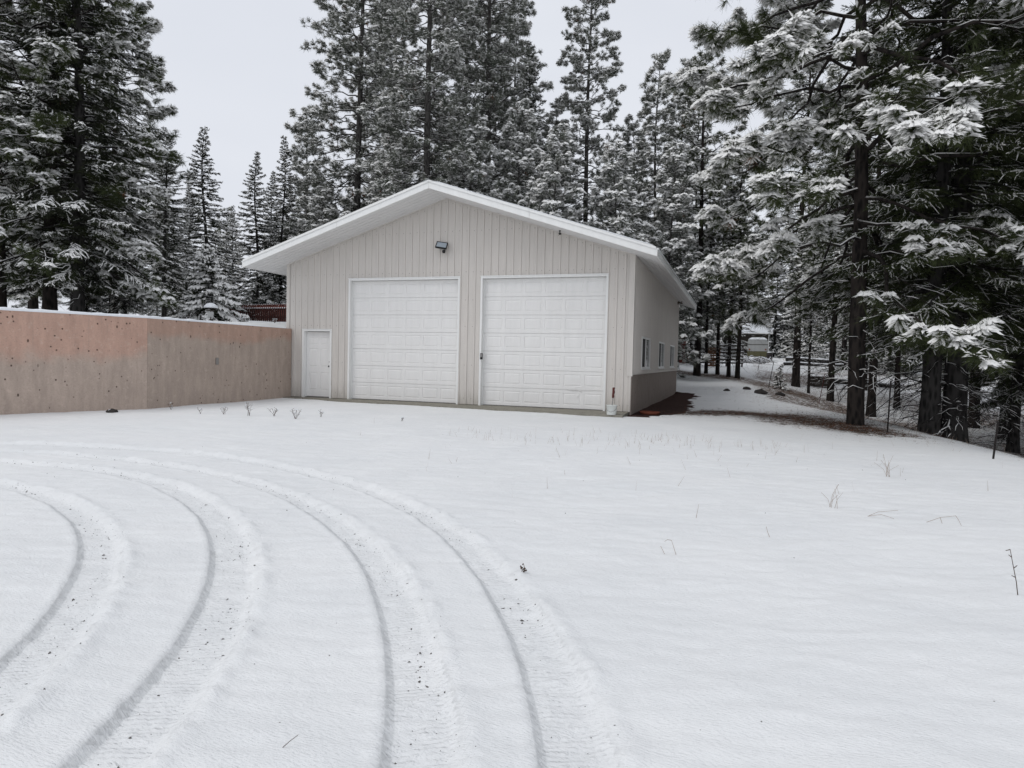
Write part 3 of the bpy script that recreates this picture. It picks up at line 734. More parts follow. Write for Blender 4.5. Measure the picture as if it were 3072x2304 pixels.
def snow_on(S, P, r, mi, rg, amt=1.0, h=.018):
    B, K, _ = P.shape; t, s, n = frames(P); lev = np.clip(1-np.abs(t[..., 2])*1.25, 0, 1)
    k = (rg.random((B, K)) < amt)*lev
    up = n*np.sign(n[..., 2:3]+1e-6)
    wd = (r*.95+.006)[..., None]*np.clip(k, 0, 1)[..., None]; hh = (h*(.5+rg.random((B, K)))+r*.5)[..., None]*k[..., None]
    base = P+up*(r*.55)[..., None]
    V = np.stack([base+s*wd, base+up*hh, base-s*wd], 2)
    i = np.arange(B*K*3).reshape(B, K, 3)
    a = [np.stack([i[:, :-1, c], i[:, :-1, c+1], i[:, 1:, c+1], i[:, :-1, c], i[:, 1:, c+1], i[:, 1:, c]], -1).reshape(-1, 3) for c in (0, 1)]
    S.add(V, np.concatenate(a), mi)
def tufts(S, p, ax, rg, n, l, wd, mi, snow_amt, ns, ws, snow_mi, gravity=.25, heavy=None, hl=.85, hw=.10):
    N = len(p); ax = nrmz(ax); rv = nrmz(rg.normal(size=(N, 3))); e1 = nrmz(np.cross(ax, rv)); e2 = np.cross(ax, e1)
    def dirs(c, t0, t1):
        th = np.radians(rg.uniform(t0, t1, (N, c))); ph = rg.uniform(0, 2*np.pi, (N, c))
        d = np.cos(th)[..., None]*ax[:, None]+np.sin(th)[..., None]*(np.cos(ph)[..., None]*e1[:, None]+np.sin(ph)[..., None]*e2[:, None]); return d
    sz = (l if np.ndim(l) else np.full(N, l))
    d = dirs(n, 12, 105); d[..., 2] -= gravity*rg.random((N, n)); d = nrmz(d)
    b = p[:, None]-ax[:, None]*(sz[:, None]*.55*rg.random((N, n)))[..., None]
    ln = sz[:, None]*rg.uniform(.65, 1.1, (N, n)); tip = b+d*ln[..., None]
    w_ = nrmz(np.cross(d, rg.normal(size=(N, n, 3))))*wd*.5
    V = np.stack([b-w_, b+w_, tip], 2); S.add(V, np.arange(N*n*3), mi)
    if ns:
        d = dirs(ns, 15, 95); d[..., 2] = np.abs(d[..., 2])*.55-.12-gravity*.6*rg.random((N, ns)); d = nrmz(d)
        keep = rg.random((N, ns)) < snow_amt[:, None]
        b = p[:, None]-ax[:, None]*(sz[:, None]*.5*rg.random((N, ns)))[..., None]+UP*.02
        ln = sz[:, None]*rg.uniform(.5, .95, (N, ns)); tip = b+d*ln[..., None]; mid = b+d*(ln*.55)[..., None]
        s = nrmz(np.cross(d, UP)); s = s*(ws*rg.uniform(.6, 1.3, (N, ns)))[..., None]*.5
        tip[..., 2] -= ln*.10; mid[..., 2] += ws*.35
        V = np.stack([b, mid, tip, mid+s-UP*ws*.45, mid-s-UP*ws*.45], 2)[keep]
        if len(V):
            base = np.arange(len(V))[:, None]*5; tr = np.array([0, 3, 1, 1, 3, 2, 0, 1, 4, 1, 2, 4])
            S.add(V, base+tr, snow_mi)
def snow_hats(S, p, ax, sz, rg, mi, k=9, w=.11):
    """thick snow lobes draped over a tuft: k drooping petals round the vertical"""
    N = len(p)
    if not N: return
    a = (np.arange(k)/k*2*np.pi)[None]+rg.uniform(0, 6.3, (N, 1))+rg.normal(0, .25, (N, k)); out = nrmz(ax*np.array([1, 1, .25]))[:, None]*.55
    d = np.stack([np.cos(a), np.sin(a), rg.uniform(-.45, .12, (N, k))], -1)+out; d = nrmz(d)
    ln = sz[:, None]*rg.uniform(.5, .95, (N, k)); b = p[:, None]+UP*.045-d*.02; s = nrmz(np.cross(d, UP))*(w*rg.uniform(.6, 1.2, (N, k)))[..., None]*.5
    m1 = b+d*(ln*.5)[..., None]+UP*.012; tip = b+d*ln[..., None]-UP*(ln*.22)[..., None]
    V = np.stack([b+UP*.03, m1+UP*.030, tip, m1+s-UP*.03, m1-s-UP*.03, tip*.5+m1*.5+s*.8-UP*.03, tip*.5+m1*.5-s*.8-UP*.03], 2)
    tr = np.array([0, 3, 1, 1, 3, 5, 1, 5, 2, 0, 1, 4, 1, 6, 4, 1, 2, 6]); S.add(V, np.arange(N*k)[:, None]*7+tr, mi)
def trunk_mesh(name, H, r0, rg, mt, k=14, lean=(0, 0), flare=.35):
    n = 26; z = np.linspace(-.4, H, n); t = np.clip(z/H, 0, 1)
    cx = lean[0]*t+.06*np.sin(t*5+rg.random()*6)*t*3; cy = lean[1]*t+.06*np.sin(t*6+rg.random()*6)*t*3
    r = r0*((1-t)**.85*.97+.03)*(1+flare*np.exp(-np.clip(z, 0, 9)/.28)); r[-1] = .008
    a = 2*np.pi*np.arange(k)/k; rr = r[:, None]*(1+.05*rg.normal(size=(n, k)))
    V = np.stack([cx[:, None]+rr*np.cos(a), cy[:, None]+rr*np.sin(a), np.repeat(z[:, None], k, 1)], -1).reshape(-1, 3)
    i = np.arange(n*k).reshape(n, k); j = np.roll(i, -1, 1)
    q = np.stack([i[:-1], j[:-1], j[1:], i[1:]], -1).reshape(-1, 4)
    return np_mesh(name, V, [q], mt, smooth=True), (lambda zz: np.stack([np.interp(zz, z, cx), np.interp(zz, z, cy), zz], -1)), (lambda zz: np.interp(zz, z, r))
def pine(seed, H, r0, zb, Rm, nl, needle='pine_needle', snow=.6, dead=0, l=.22, nn=16, wd=.022, ns=7, ws=.05, shape=.7, kb=6, sec=4.0, tuft=2, lean=(0, 0), droop=.25, rmin=.14, bk='bark', grav=.25, lsv=.5, lim=None, hat=0.0, s_in=.22, base=1.0, hatw=.11, hatk=9, flare=.35):
    """trunk mesh, branch mesh, crown mesh of one long-needled pine"""
    rg = np.random.default_rng(seed); tm, cen, rad = trunk_mesh('trunk', H, r0, rg, M[bk], lean=lean, flare=flare)
    BR, CR = Soup(), Soup()
    t = (np.arange(nl)+rg.random(nl)*.9)/nl; t = t**.92; z = zb+(H-zb)*.985*t
    az = np.arange(nl)*2.39996+rg.normal(0, .35, nl)
    prof = np.maximum((1-t)**shape, rmin)*np.minimum(1, .72+t*1.6)
    Ln = Rm*prof*rg.uniform(.62, 1.12, nl)
    if lim: Ln = np.minimum(Ln, lim(az, z))
    el = np.radians(-14+52*t**1.3+rg.normal(0, 8, nl))
    K = 9; s = np.linspace(0, 1, K)
    hd_ = np.stack([np.cos(az), np.sin(az), 0*az], -1); sd_ = np.stack([-np.sin(az), np.cos(az), 0*az], -1)
    wob = np.cumsum(rg.normal(0, .035, (nl, K)), 1)*Ln[:, None]; wob[:, 0] = 0
    wz = np.cumsum(rg.normal(0, .028, (nl, K)), 1)*Ln[:, None]; wz[:, 0] = 0
    dr = droop*(1-t*.7)
    zz = Ln[:, None]*(np.tan(el)[:, None]*s-dr[:, None]*s**2*1.2+dr[:, None]*.95*s**3)+wz
    P = cen(z)[:, None]+hd_[:, None]*(Ln[:, None]*s)[..., None]+sd_[:, None]*wob[..., None]; P[..., 2] += zz
    rb = (.010+.0095*Ln)[:, None]*(1-.8*s)[None]; rb = np.minimum(rb, rad(z)[:, None]*.7); ls = rg.uniform(1-lsv, 1+lsv, nl)
    tubes(BR, P, rb, 5, 0); snow_on(BR, P, rb, 1, rg, snow)
    # secondaries
    cnt = np.maximum(3, (Ln*sec+2).astype(int)); bi = np.repeat(np.arange(nl), cnt); nS = len(bi)
    ss = s_in+(1-s_in)*rg.random(nS)**.75; f = ss*(K-1); i0 = np.minimum(f.astype(int), K-2); fr = (f-i0)[:, None]
    p0 = P[bi, i0]*(1-fr)+P[bi, i0+1]*fr; tg = nrmz(P[bi, i0+1]-P[bi, i0])
    sgn = rg.choice([-1, 1], nS)[:, None]; sv = nrmz(np.cross(tg, UP))
    d0 = nrmz(tg*rg.uniform(.5, 1.0, nS)[:, None]+sv*sgn*rg.uniform(.4, 1.0, nS)[:, None]+UP*rg.uniform(-.15, .45, nS)[:, None])
    l2 = (.22+.34*Ln[bi]*(1.05-ss))*rg.uniform(.6, 1.2, nS); l2 = np.minimum(l2, 1.5)
    K2 = 5; s2 = np.linspace(0, 1, K2)
    P2 = p0[:, None]+d0[:, None]*(l2[:, None]*s2)[..., None]+np.cumsum(rg.normal(0, .05, (nS, K2, 3)), 1)*l2[:, None, None]*(s2 > 0)[None, :, None]
    P2[..., 2] += l2[:, None]*(.22*s2**2-.16*s2)
    r2 = (.006+.006*l2)[:, None]*(1-.7*s2)[None]; tubes(BR, P2, r2, 3, 0); snow_on(BR, P2, r2, 1, rg, snow*.9, .012)
    # tufts along the outer half of every secondary and at the limb tips
    tp, ta, tl = [P[:, -1]], [P[:, -1]-P[:, -2]], [ls]
    for q in range(tuft):
        u = rg.uniform(.45, 1.0, nS) if q else np.ones(nS); fi = u*(K2-1); j0 = np.minimum(fi.astype(int), K2-2); fr = (fi-j0)[:, None]
        pp = P2[np.arange(nS), j0]*(1-fr)+P2[np.arange(nS), j0+1]*fr; dd = nrmz(P2[np.arange(nS), j0+1]-P2[np.arange(nS), j0])
        if q: dd = nrmz(dd+rg.normal(0, .55, (nS, 3))); pp = pp+dd*.12
        tp.append(pp); ta.append(dd); tl.append(ls[bi])
    tp = np.concatenate(tp); ta = nrmz(np.concatenate(ta)+UP*.25); N = len(tp); tl = np.concatenate(tl)
    c_ = cen(tp[:, 2]); rel = np.hypot(tp[:, 0]-c_[:, 0], tp[:, 1]-c_[:, 1])/np.maximum(.3, Rm*np.interp(tp[:, 2], z, np.maximum((1-t)**shape, rmin)))
    sa = np.clip(snow*tl*(.30+.80*np.clip(rel, 0, 1.1))*rg.uniform(.35, 1.5, N), 0, 1)
    hv = rg.random(N) < np.clip(hat*(tl-.35)*1.6*np.clip(rel, .15, 1.1), 0, .95); sa = np.where(hv, sa, sa*base)
    sz = l*rg.uniform(.75, 1.2, N); snow_hats(CR, tp[hv], ta[hv], sz[hv], rg, 1, hatk, hatw); dm = rg.random(N) < .004
    tufts(CR, tp[~dm], ta[~dm], rg, nn, sz[~dm], wd, 0, sa[~dm], ns, ws, 1, grav)
    if dm.any(): tufts(CR, tp[dm], ta[dm], rg, nn, sz[dm], wd, 2, sa[dm]*.2, ns, ws, 1)
    if dead: dead_limbs(BR, rg, cen, rad, .8, zb+1, dead, snow)
    return tm, BR.mesh('branches', [M[bk], M['tree_snow']]), CR.mesh('crown', [M[needle], M['tree_snow'], M['dead_needle']])
def dead_limbs(BR, rg, cen, rad, z0, z1, n, snow):
    """thin bare lower limbs with forked ends"""
    z = rg.uniform(z0, z1, n); az = rg.uniform(0, 6.283, n); Ln = rg.uniform(.6, 2.3, n); K = 8; s = np.linspace(0, 1, K)
    h = np.stack([np.cos(az), np.sin(az), 0*az], -1)
    P = cen(z)[:, None]+h[:, None]*(Ln[:, None]*s)[..., None]+np.cumsum(rg.normal(0, .03, (n, K, 3)), 1)*Ln[:, None, None]*(s > 0)[None, :, None]
    P[..., 2] += Ln[:, None]*(rg.uniform(-.1, .3, n)[:, None]*s-rg.uniform(.2, .6, n)[:, None]*s**2)
    r = (.007+.006*Ln)[:, None]*(1-.75*s)[None]; tubes(BR, P, r, 4, 0); snow_on(BR, P, r, 1, rg, snow, .014)
    m = n*5; bi = rg.integers(0, n, m); k = rg.integers(2, K-1, m); p0 = P[bi, k]; d0 = nrmz(nrmz(P[bi, k+1]-P[bi, k])+rg.normal(0, .6, (m, 3)))
    l2 = rg.uniform(.2, .75, m)*Ln[bi]*.6; s2 = np.linspace(0, 1, 5)
    P2 = p0[:, None]+d0[:, None]*(l2[:, None]*s2)[..., None]+np.cumsum(rg.normal(0, .06, (m, 5, 3)), 1)*l2[:, None, None]*(s2 > 0)[None, :, None]; P2[..., 2] -= l2[:, None]*.3*s2**2
    r2 = (.005+.003*l2)[:, None]*(1-.7*s2)[None]; tubes(BR, P2, r2, 3, 0); snow_on(BR, P2, r2, 1, rg, snow, .010)
def fir(seed, H, r0, zb, Rm, nb, snow=.6, needle='fir_needle', tw=1.0, shape=.9, droop=.35, sw=.055, nw=.05, jag=5, lean=(0, 0), dens=1.0, bk='bark2', dead=0, snow_h=.022, jl=.05, jw=.022):
    rg = np.random.default_rng(seed); tm, cen, rad = trunk_mesh('trunk', H, r0, rg, M[bk], lean=lean)
    BR, CR = Soup(), Soup()
    t = (np.arange(nb)+rg.random(nb))/nb; z = zb+(H-zb)*.99*t**.95
    az = np.arange(nb)*2.39996+rg.normal(0, .3, nb); Ln = Rm*np.maximum((1-t)**shape, .05)*rg.uniform(.68, 1.12, nb)*np.minimum(1, .8+t*2)
    el = np.radians(-6+40*t**1.6+rg.normal(0, 7, nb)); K = 8; s = np.linspace(0, 1, K)
    h = np.stack([np.cos(az), np.sin(az), 0*az], -1); sdv = np.stack([-np.sin(az), np.cos(az), 0*az], -1)
    wob = np.cumsum(rg.normal(0, .025, (nb, K)), 1)*Ln[:, None]; wob[:, 0] = 0
    P = cen(z)[:, None]+h[:, None]*(Ln[:, None]*s)[..., None]+sdv[:, None]*wob[..., None]
    dr = droop*(1-.75*t)
    P[..., 2] += Ln[:, None]*(np.tan(el)[:, None]*s-dr[:, None]*s**2+.42*dr[:, None]*s**4)
    rb = (.008+.010*Ln)[:, None]*(1-.8*s)[None]; rb = np.minimum(rb, rad(z)[:, None]*.6); tubes(BR, P, rb, 4, 0); snow_on(BR, P, rb, 1, rg, snow*.7, .012)
    cnt = np.maximum(5, (Ln*17*dens+4).astype(int)); bi = np.repeat(np.arange(nb), cnt); n = len(bi)
    ss = .10+.90*rg.random(n)**.8; f = ss*(K-1); i0 = np.minimum(f.astype(int), K-2); fr = (f-i0)[:, None]
    p0 = P[bi, i0]*(1-fr)+P[bi, i0+1]*fr; tg = nrmz(P[bi, i0+1]-P[bi, i0]); sv = nrmz(np.cross(tg, UP)); sgn = rg.choice([-1, 1], n)[:, None]
    d0 = nrmz(tg*rg.uniform(.55, 1.1, n)[:, None]+sv*sgn*rg.uniform(.25, 1.0, n)[:, None]+UP*rg.uniform(-.35, .22, n)[:, None])
    l2 = np.minimum(tw*(.13+.30*Ln[bi]*(1.08-ss)*.8), .85*tw)*rg.uniform(.6, 1.25, n)
    s2 = np.array([0, .35, .7, 1.0]); K2 = 4
    Q = p0[:, None]+d0[:, None]*(l2[:, None]*s2)[..., None]; Q[..., 2] -= l2[:, None]*.28*s2**2*rg.uniform(.3, 1.4, n)[:, None]
    Q += rg.normal(0, .02, (n, K2, 3))*(s2 > 0)[None, :, None]
    tq, sq, nq = frames(Q); wv = nw*np.array([.35, 1, .8, .12])
    for ax_, wm in ((sq, 1.0), (nq, .8)):
        V = np.stack([Q+ax_*(wv[None, :, None]*wm*.5), Q-ax_*(wv[None, :, None]*wm*.5)], 2); i = np.arange(n*K2*2).reshape(n, K2, 2)
        CR.add(V, np.stack([i[:, :-1, 0], i[:, :-1, 1], i[:, 1:, 1], i[:, :-1, 0], i[:, 1:, 1], i[:, 1:, 0]], -1).reshape(-1, 3), 0)
    if jag:
        k = rg.integers(0, K2-1, (n, jag)); fr = rg.random((n, jag, 1)); ar = np.arange(n)[:, None]
        b = Q[ar, k]*(1-fr)+Q[ar, k+1]*fr; d = nrmz(tq[ar, k]*rg.uniform(.3, 1, (n, jag, 1))+sq[ar, k]*rg.normal(0, .8, (n, jag, 1))+nq[ar, k]*rg.normal(0, .5, (n, jag, 1)))
        ln = (l2[:, None]*.16+jl)*rg.uniform(.5, 1.15, (n, jag)); w_ = nrmz(np.cross(d, rg.normal(size=(n, jag, 3))))*jw*.5
        CR.add(np.stack([b-w_, b+w_, b+d*ln[..., None]], 2), np.arange(n*jag*3), 0)
    sa = np.clip(snow*(.15+1.05*sst(.15, .9, ss))*rg.uniform(.4, 1.4, n), 0, 1); kp = rg.random(n) < sa; Qs = Q[kp]; ns_ = len(Qs)
    t2, s2v, n2 = frames(Qs); up = n2*np.sign(n2[..., 2:3]+1e-6); wv = sw*np.array([.45, 1, .85, .3])[None, :]*rg.uniform(.55, 1.2, (ns_, K2))
    hh = snow_h*rg.uniform(.6, 1.5, (ns_, K2)); base = Qs+UP*.012
    V = np.stack([base+s2v*wv[..., None]*.5-UP*.008, base+UP*hh[..., None], base-s2v*wv[..., None]*.5-UP*.008], 2); i = np.arange(ns_*K2*3).reshape(ns_, K2, 3)
    CR.add(V, np.concatenate([np.stack([i[:, :-1, c], i[:, :-1, c+1], i[:, 1:, c+1], i[:, :-1, c], i[:, 1:, c+1], i[:, 1:, c]], -1).reshape(-1, 3) for c in (0, 1)]), 1)
    if dead: dead_limbs(BR, rg, cen, rad, .5, zb+1.5, dead, snow)
    return tm, BR.mesh('branches', [M[bk], M['tree_snow']]), CR.mesh('crown', [M[needle], M['tree_snow'], M['dead_needle']])
def plant_tree(name, proto, x, y, label, s=1.0, rz=0.0, group=None, sz=None, dz=0):
    r = empty(name, (x, y, gz(x, y)+dz), rz); r.scale = (s, s, sz or s)
    for nm, me in zip(('trunk', 'branches', 'crown'), proto): link(nm, me, r)
    return tag(r, label, 'tree', group)

P_NEAR = pine(11, 21, .20, 3.9, 6.2, 135, lean=(-.633, .19), flare=.12, snow=.75, l=.30, nn=34, wd=.012, ns=12, ws=.05, sec=4.4, tuft=4, shape=.45, droop=.36, dead=16, grav=.55, lsv=.8, hat=.60, s_in=.33, base=.6, hatw=.065, hatk=13, lim=lambda az, z: np.where((np.cos(az+.6-2.9) > .35) & (z < 7.5), 3.6, 9))
P_TALLA = pine(bk='bark_far', seed=21, H=27, r0=.25, zb=1.2, Rm=4.7, nl=225, needle='frost_haze_needle', snow=.72, l=.27, nn=15, wd=.028, ns=8, ws=.066, sec=4.3, tuft=3, shape=.50, droop=.30, lsv=.7, hat=.22, base=.7, hatw=.13, hatk=6)
P_TALLB = pine(bk='bark_far', seed=22, H=27, r0=.27, zb=1.6, Rm=4.4, nl=200, needle='frost_haze_needle', snow=.75, l=.28, nn=15, wd=.028, ns=8, ws=.066, sec=4.3, tuft=3, shape=.42, droop=.32, lsv=.75, hat=.25, base=.7, hatw=.13, hatk=6)
P_NARROW = pine(bk='bark_far', seed=23, H=18, r0=.16, zb=1.0, Rm=2.8, nl=150, needle='frost_haze_needle', snow=.75, l=.25, nn=14, wd=.026, ns=7, ws=.055, sec=5, tuft=3, shape=.58, droop=.2, hat=.2, base=.75, hatw=.12, hatk=6)
P_LEFT = pine(24, 17, .20, 1.6, 3.9, 140, snow=.60, l=.28, nn=22, wd=.016, ns=9, ws=.045, sec=4.6, tuft=3, shape=.5, droop=.3, dead=14, lsv=.85, hat=.34, base=.5, s_in=.32)
P_WOOD = pine(25, 16, .16, 4.6, 2.9, 95, snow=.5, l=.26, nn=15, wd=.022, ns=7, ws=.05, sec=4.4, tuft=2, shape=.55, dead=42, hat=.25, base=.6, hatk=7)
P_YOUNG = pine(bk='bark_far', seed=26, H=8.5, r0=.09, zb=.5, Rm=2.2, nl=95, needle='frost_haze_needle', snow=.85, l=.26, nn=16, wd=.024, ns=10, ws=.07, sec=5, tuft=2, shape=.6, droop=.35, hat=.55, base=.6, hatw=.14, hatk=7)
F_BIG = fir(31, 16.5, .20, 1.2, 3.5, 260, snow=.52, tw=.8, shape=.70, sw=.045, nw=.022, jag=12, jl=.045, jw=.02, dens=1.7, dead=14)
F_NARROW = fir(32, 10.5, .10, .3, 1.95, 210, snow=.75, tw=.7, shape=.85, sw=.06, nw=.028, jag=9, jl=.045, jw=.022, dens=1.7)
F_DARK = fir(33, 19, .25, 2.4, 4.0, 240, snow=.36, tw=.75, shape=.55, sw=.026, nw=.016, jag=14, jl=.035, jw=.014, dens=1.9, dead=50, needle='pine_needle', snow_h=.010)
F_SMALL = fir(34, 2.7, .05, .12, 1.35, 80, snow=1.3, tw=.7, shape=.8, sw=.10, nw=.04, jag=9, jl=.04, jw=.02, dens=2.0, droop=.45, snow_h=.05)
F_SAPL = fir(35, 1.3, .02, .05, .45, 34, snow=.9, tw=.5, shape=.8, sw=.06, nw=.03, jag=6, dens=1.5, droop=.2)

# right-hand side of the yard
plant_tree('ponderosa_pine', P_NEAR, 16.52, .2, 'big pine standing at the yard edge with brown needles round its foot', 1.0, .6)
plant_tree('fir_tree', F_DARK, 18.40, 1.44, 'thinner of two dark firs paired just past the snow crest', .92, 1.9, 'paired dark firs past the crest')
plant_tree('fir_tree', F_DARK, 19.02, 1.70, 'thicker of two dark firs paired just past the snow crest', 1.1, 4.4, 'paired dark firs past the crest')
plant_tree('ponderosa_pine', P_WOOD, 19.28, 14.25, 'straight pine right behind the big yard-edge pine, bark greyish', 1.08, 0, 'pines in the lower wood')
plant_tree('ponderosa_pine', P_WOOD, 20.9, 17.4, 'slim pine seen between the big pine and the paired firs', .85, 2.1, 'pines in the lower wood')
plant_tree('fir_tree', F_DARK, 21.35, 4.82, 'dark fir at the picture edge behind the last fence post', .62, 2.7, 'firs in the lower wood')
plant_tree('ponderosa_pine', P_WOOD, 16.92, 22.89, 'stout pine rising behind the leaning middle fence post', 1.3, 1.2, 'pines in the lower wood')
plant_tree('ponderosa_pine', P_WOOD, 17.33, 20.12, 'very thin pine pole between two stouter pines in the wood', .42, 3.3, 'pines in the lower wood', sz=.7)
plant_tree('ponderosa_pine', P_WOOD, 18.12, 18.03, 'mid-sized pine left of the big pine, bare twigs low on its trunk', 1.0, 4.9, 'pines in the lower wood')
plant_tree('fir_tree', F_DARK, 22.9, -1.2, 'dark fir reaching into the upper corner beyond the fence', .9, .7, 'firs in the lower wood')
for i, (x, y, p, sc_, lb) in enumerate([(24.6, 3.6, F_DARK, .85, 'dark fir far over at the picture edge behind the edge fir'), (22.6, 12.5, P_WOOD, 1.15, 'pine in the lower wood straight behind the thicker paired fir'), (25.2, 12.0, F_DARK, .9, 'dark fir deep in the wood near the picture edge'),
        (20.6, 24.5, P_WOOD, 1.2, 'pine deep in the wood beyond the slim pine'), (24.0, 20.5, F_DARK, .8, 'dark fir in the far corner of the lower wood'), (27.5, 6.5, F_DARK, 1.0, 'tall dark fir last in line at the picture edge')]):
    plant_tree('fir_tree' if p is F_DARK else 'ponderosa_pine', p, x, y, lb, sc_, i*1.9+.3, 'firs in the lower wood' if p is F_DARK else 'pines in the lower wood')
plant_tree('fir_tree', F_DARK, 22.4, 8.6, 'dark fir standing deep in the lower wood behind the paired firs', .8, 5.2, 'firs in the lower wood')
for i, (x, y, s, lb) in enumerate([(11.42, 24.16, 1.25, 'stoutest of five pines in a row behind the garage, nearest its wall'), (11.86, 26.55, .72, 'thin pine second from the garage in the row of five'),
        (12.58, 25.97, .72, 'thin pine in the middle of the row of five behind the garage'), (13.26, 24.33, .74, 'leaning thin pine fourth from the garage in the row of five'), (13.77, 23.53, .85, 'fifth pine from the garage, at the open end of the row')]):
    plant_tree('ponderosa_pine', P_WOOD, x, y, lb, s, i*1.3+.4, 'row of pines behind the garage')
# behind the garage
def far(name, proto, x, y, H, H0, label, rz=0, wid=1.0, group='tall snowy pines behind the garage'):
    s = H/H0; return plant_tree(name, proto, x, y, label, s*wid, rz, group, s)

far('ponderosa_pine', P_TALLA, -9.1, 18.7, 29, 27, 'tall frosted pine leaning over the left roof slope, leftmost of the tall pines', .3)
far('ponderosa_pine', P_TALLB, -2.8, 15.6, 26, 27, 'tall pine with bare dark trunk right behind the garage ridge', 1.0)
far('ponderosa_pine', P_TALLA, -1.4, 21.3, 28, 27, 'tall dense pine just right of the ridge, between two other tall pines', 3.5)
far('fir_tree', F_BIG, -.3, 25.9, 19.5, 16.5, 'dark fir rising above the middle of the right roof slope', 1.0, .8)
far('ponderosa_pine', P_TALLB, 3.8, 26.2, 25.6, 27, 'tall slender open pine standing alone against the sky right of the ridge', .2, .86)
far('ponderosa_pine', P_NARROW, 8.85, 22.7, 18.8, 18, 'slender pine above the right eave end of the garage', 2.2, .95)
far('ponderosa_pine', P_NARROW, 9.44, 33.4, 22.5, 18, 'narrow distant pine top, left of a close pair by the big pine', 3.0, .7)
far('ponderosa_pine', P_NARROW, 10.3, 36.0, 23.5, 18, 'narrow distant pine top, right of a close pair by the big pine', 4.1, .7)
far('ponderosa_pine', P_TALLB, -11.1, 26.6, 29, 27, 'tall pine filling the gap between the leftmost tall pine and the bare-trunked pine', 2.2)
far('ponderosa_pine', P_TALLA, -4.9, 25.5, 30, 27, 'tall pine behind and between the bare-trunked pine and the dense pine', 5.1)
far('ponderosa_pine', P_NARROW, -3.2, 31.4, 25, 18, 'slim far pine between the dense pine and the lone slender pine', 1.3, .9)
far('ponderosa_pine', P_NARROW, -14.6, 21.2, 14, 18, 'shorter pine left of the leftmost tall pine, low over the eave', 4.3, 1.1)
far('ponderosa_pine', P_NARROW, 2.1, 24.7, 15, 18, 'mid-height pine filling the gap left of the lone slender pine', 2.9, 1.2)
far('ponderosa_pine', P_NARROW, 6.4, 28.6, 16, 18, 'mid-height pine filling the gap right of the lone slender pine', 5.5, 1.2)
g2 = 'young snow-laden pines close behind the garage'
for i, (x, y, H, lb) in enumerate([(4.2, 16.6, 11.3, 'young snow-laden pine behind the lower right roof slope'), (7.2, 17.9, 11.6, 'young snow-laden pine above the right end of the roof'),
        (-4.8, 15.6, 10.2, 'young pine left of the bare-trunked tall pine'), (-9.4, 15.4, 7.5, 'low snowy pine over the left roof slope'),
        (9.9, 20.9, 12.6, 'young pine between the roof end and the slender pines'), (-8.0, 20.5, 11.0, 'young pine beside the leftmost tall pine trunk'), (-12.0, 19.8, 8.5, 'young pine farthest left over the roof eave'),
        (-.4, 16.2, 11.2, 'young pine right of the ridge with thick snow clumps'), (1.6, 18.1, 12.6, 'young pine behind the middle of the right roof slope')]):
    far('ponderosa_pine', P_YOUNG, x, y, H, 8.5, lb, i*1.7, .85 if i not in (3,) else 1.1, g2)
# left-hand side on the terrace
plant_tree('ponderosa_pine', P_LEFT, -9.6, -2.4, 'pine at the picture edge above the concrete wall', 1.0, .5, 'trees above the retaining wall')
plant_tree('ponderosa_pine', P_LEFT, -8.24, -1.67, 'pine with a dark trunk, left of two trunks above the wall', 1.04, 2.6, 'trees above the retaining wall')
plant_tree('fir_tree', F_BIG, -7.4, -1.35, 'tall dense fir, right of two dark trunks above the wall', 1.05, 0, 'trees above the retaining wall')
plant_tree('fir_tree', F_BIG, -10.8, 5.5, 'lower fir leaning out behind the tall dense fir', .52, 2.0, 'firs beyond the terrace')
plant_tree('fir_tree', F_BIG, -8.9, 1.8, 'bushy fir filling the gap right of the dense fir', .40, 3.0, 'firs beyond the terrace')
plant_tree('fir_tree', F_NARROW, -12.06, 9.3, 'single pointed fir against the sky left of a close pair', 1.2, 1.0, 'firs beyond the terrace', .93)
plant_tree('fir_tree', F_NARROW, -13.7, 15.1, 'left of two close slim firs beside the garage eave', 1.15, 2.2, 'firs beyond the terrace', .96)
plant_tree('fir_tree', F_NARROW, -12.9, 16.3, 'right of two close slim firs beside the garage eave', 1.08, 4.0, 'firs beyond the terrace')
plant_tree('fir_tree', F_NARROW, -16.1, 12.2, 'low fir between the dense fir and the single pointed fir', .75, 5.0, 'firs beyond the terrace')
plant_tree('fir_tree', F_NARROW, -17.9, 17.9, 'low far fir between the pointed fir and the slim pair', .72, .4, 'firs beyond the terrace')
plant_tree('spruce_tree', F_SMALL, -4.69, 1.75, 'small spruce bent with thick snow beside the snow-capped feeder', 1.0, .8)
plant_tree('ponderosa_pine', P_LEFT, -16.5, 7.8, 'pine farther back behind the tall dense fir', 1.05, 4.4, 'trees above the retaining wall')
plant_tree('ponderosa_pine', P_LEFT, -20.4, 6.5, 'pine far back behind the picture-edge pine', 1.1, 1.4, 'trees above the retaining wall')
plant_tree('fir_tree', F_NARROW, -11.2, -3.2, 'low fir at the picture edge under the pines', .5, 1.4, 'firs beyond the terrace')
plant_tree('fir_tree', F_NARROW, -9.4, .6, 'low snowy fir between the two dark trunks', .42, 3.4, 'firs beyond the terrace')
plant_tree('fir_sapling', F_SAPL, 15.9, 19.4, 'tiny fir sapling beside the leaning middle fence post', 1.0, 0)
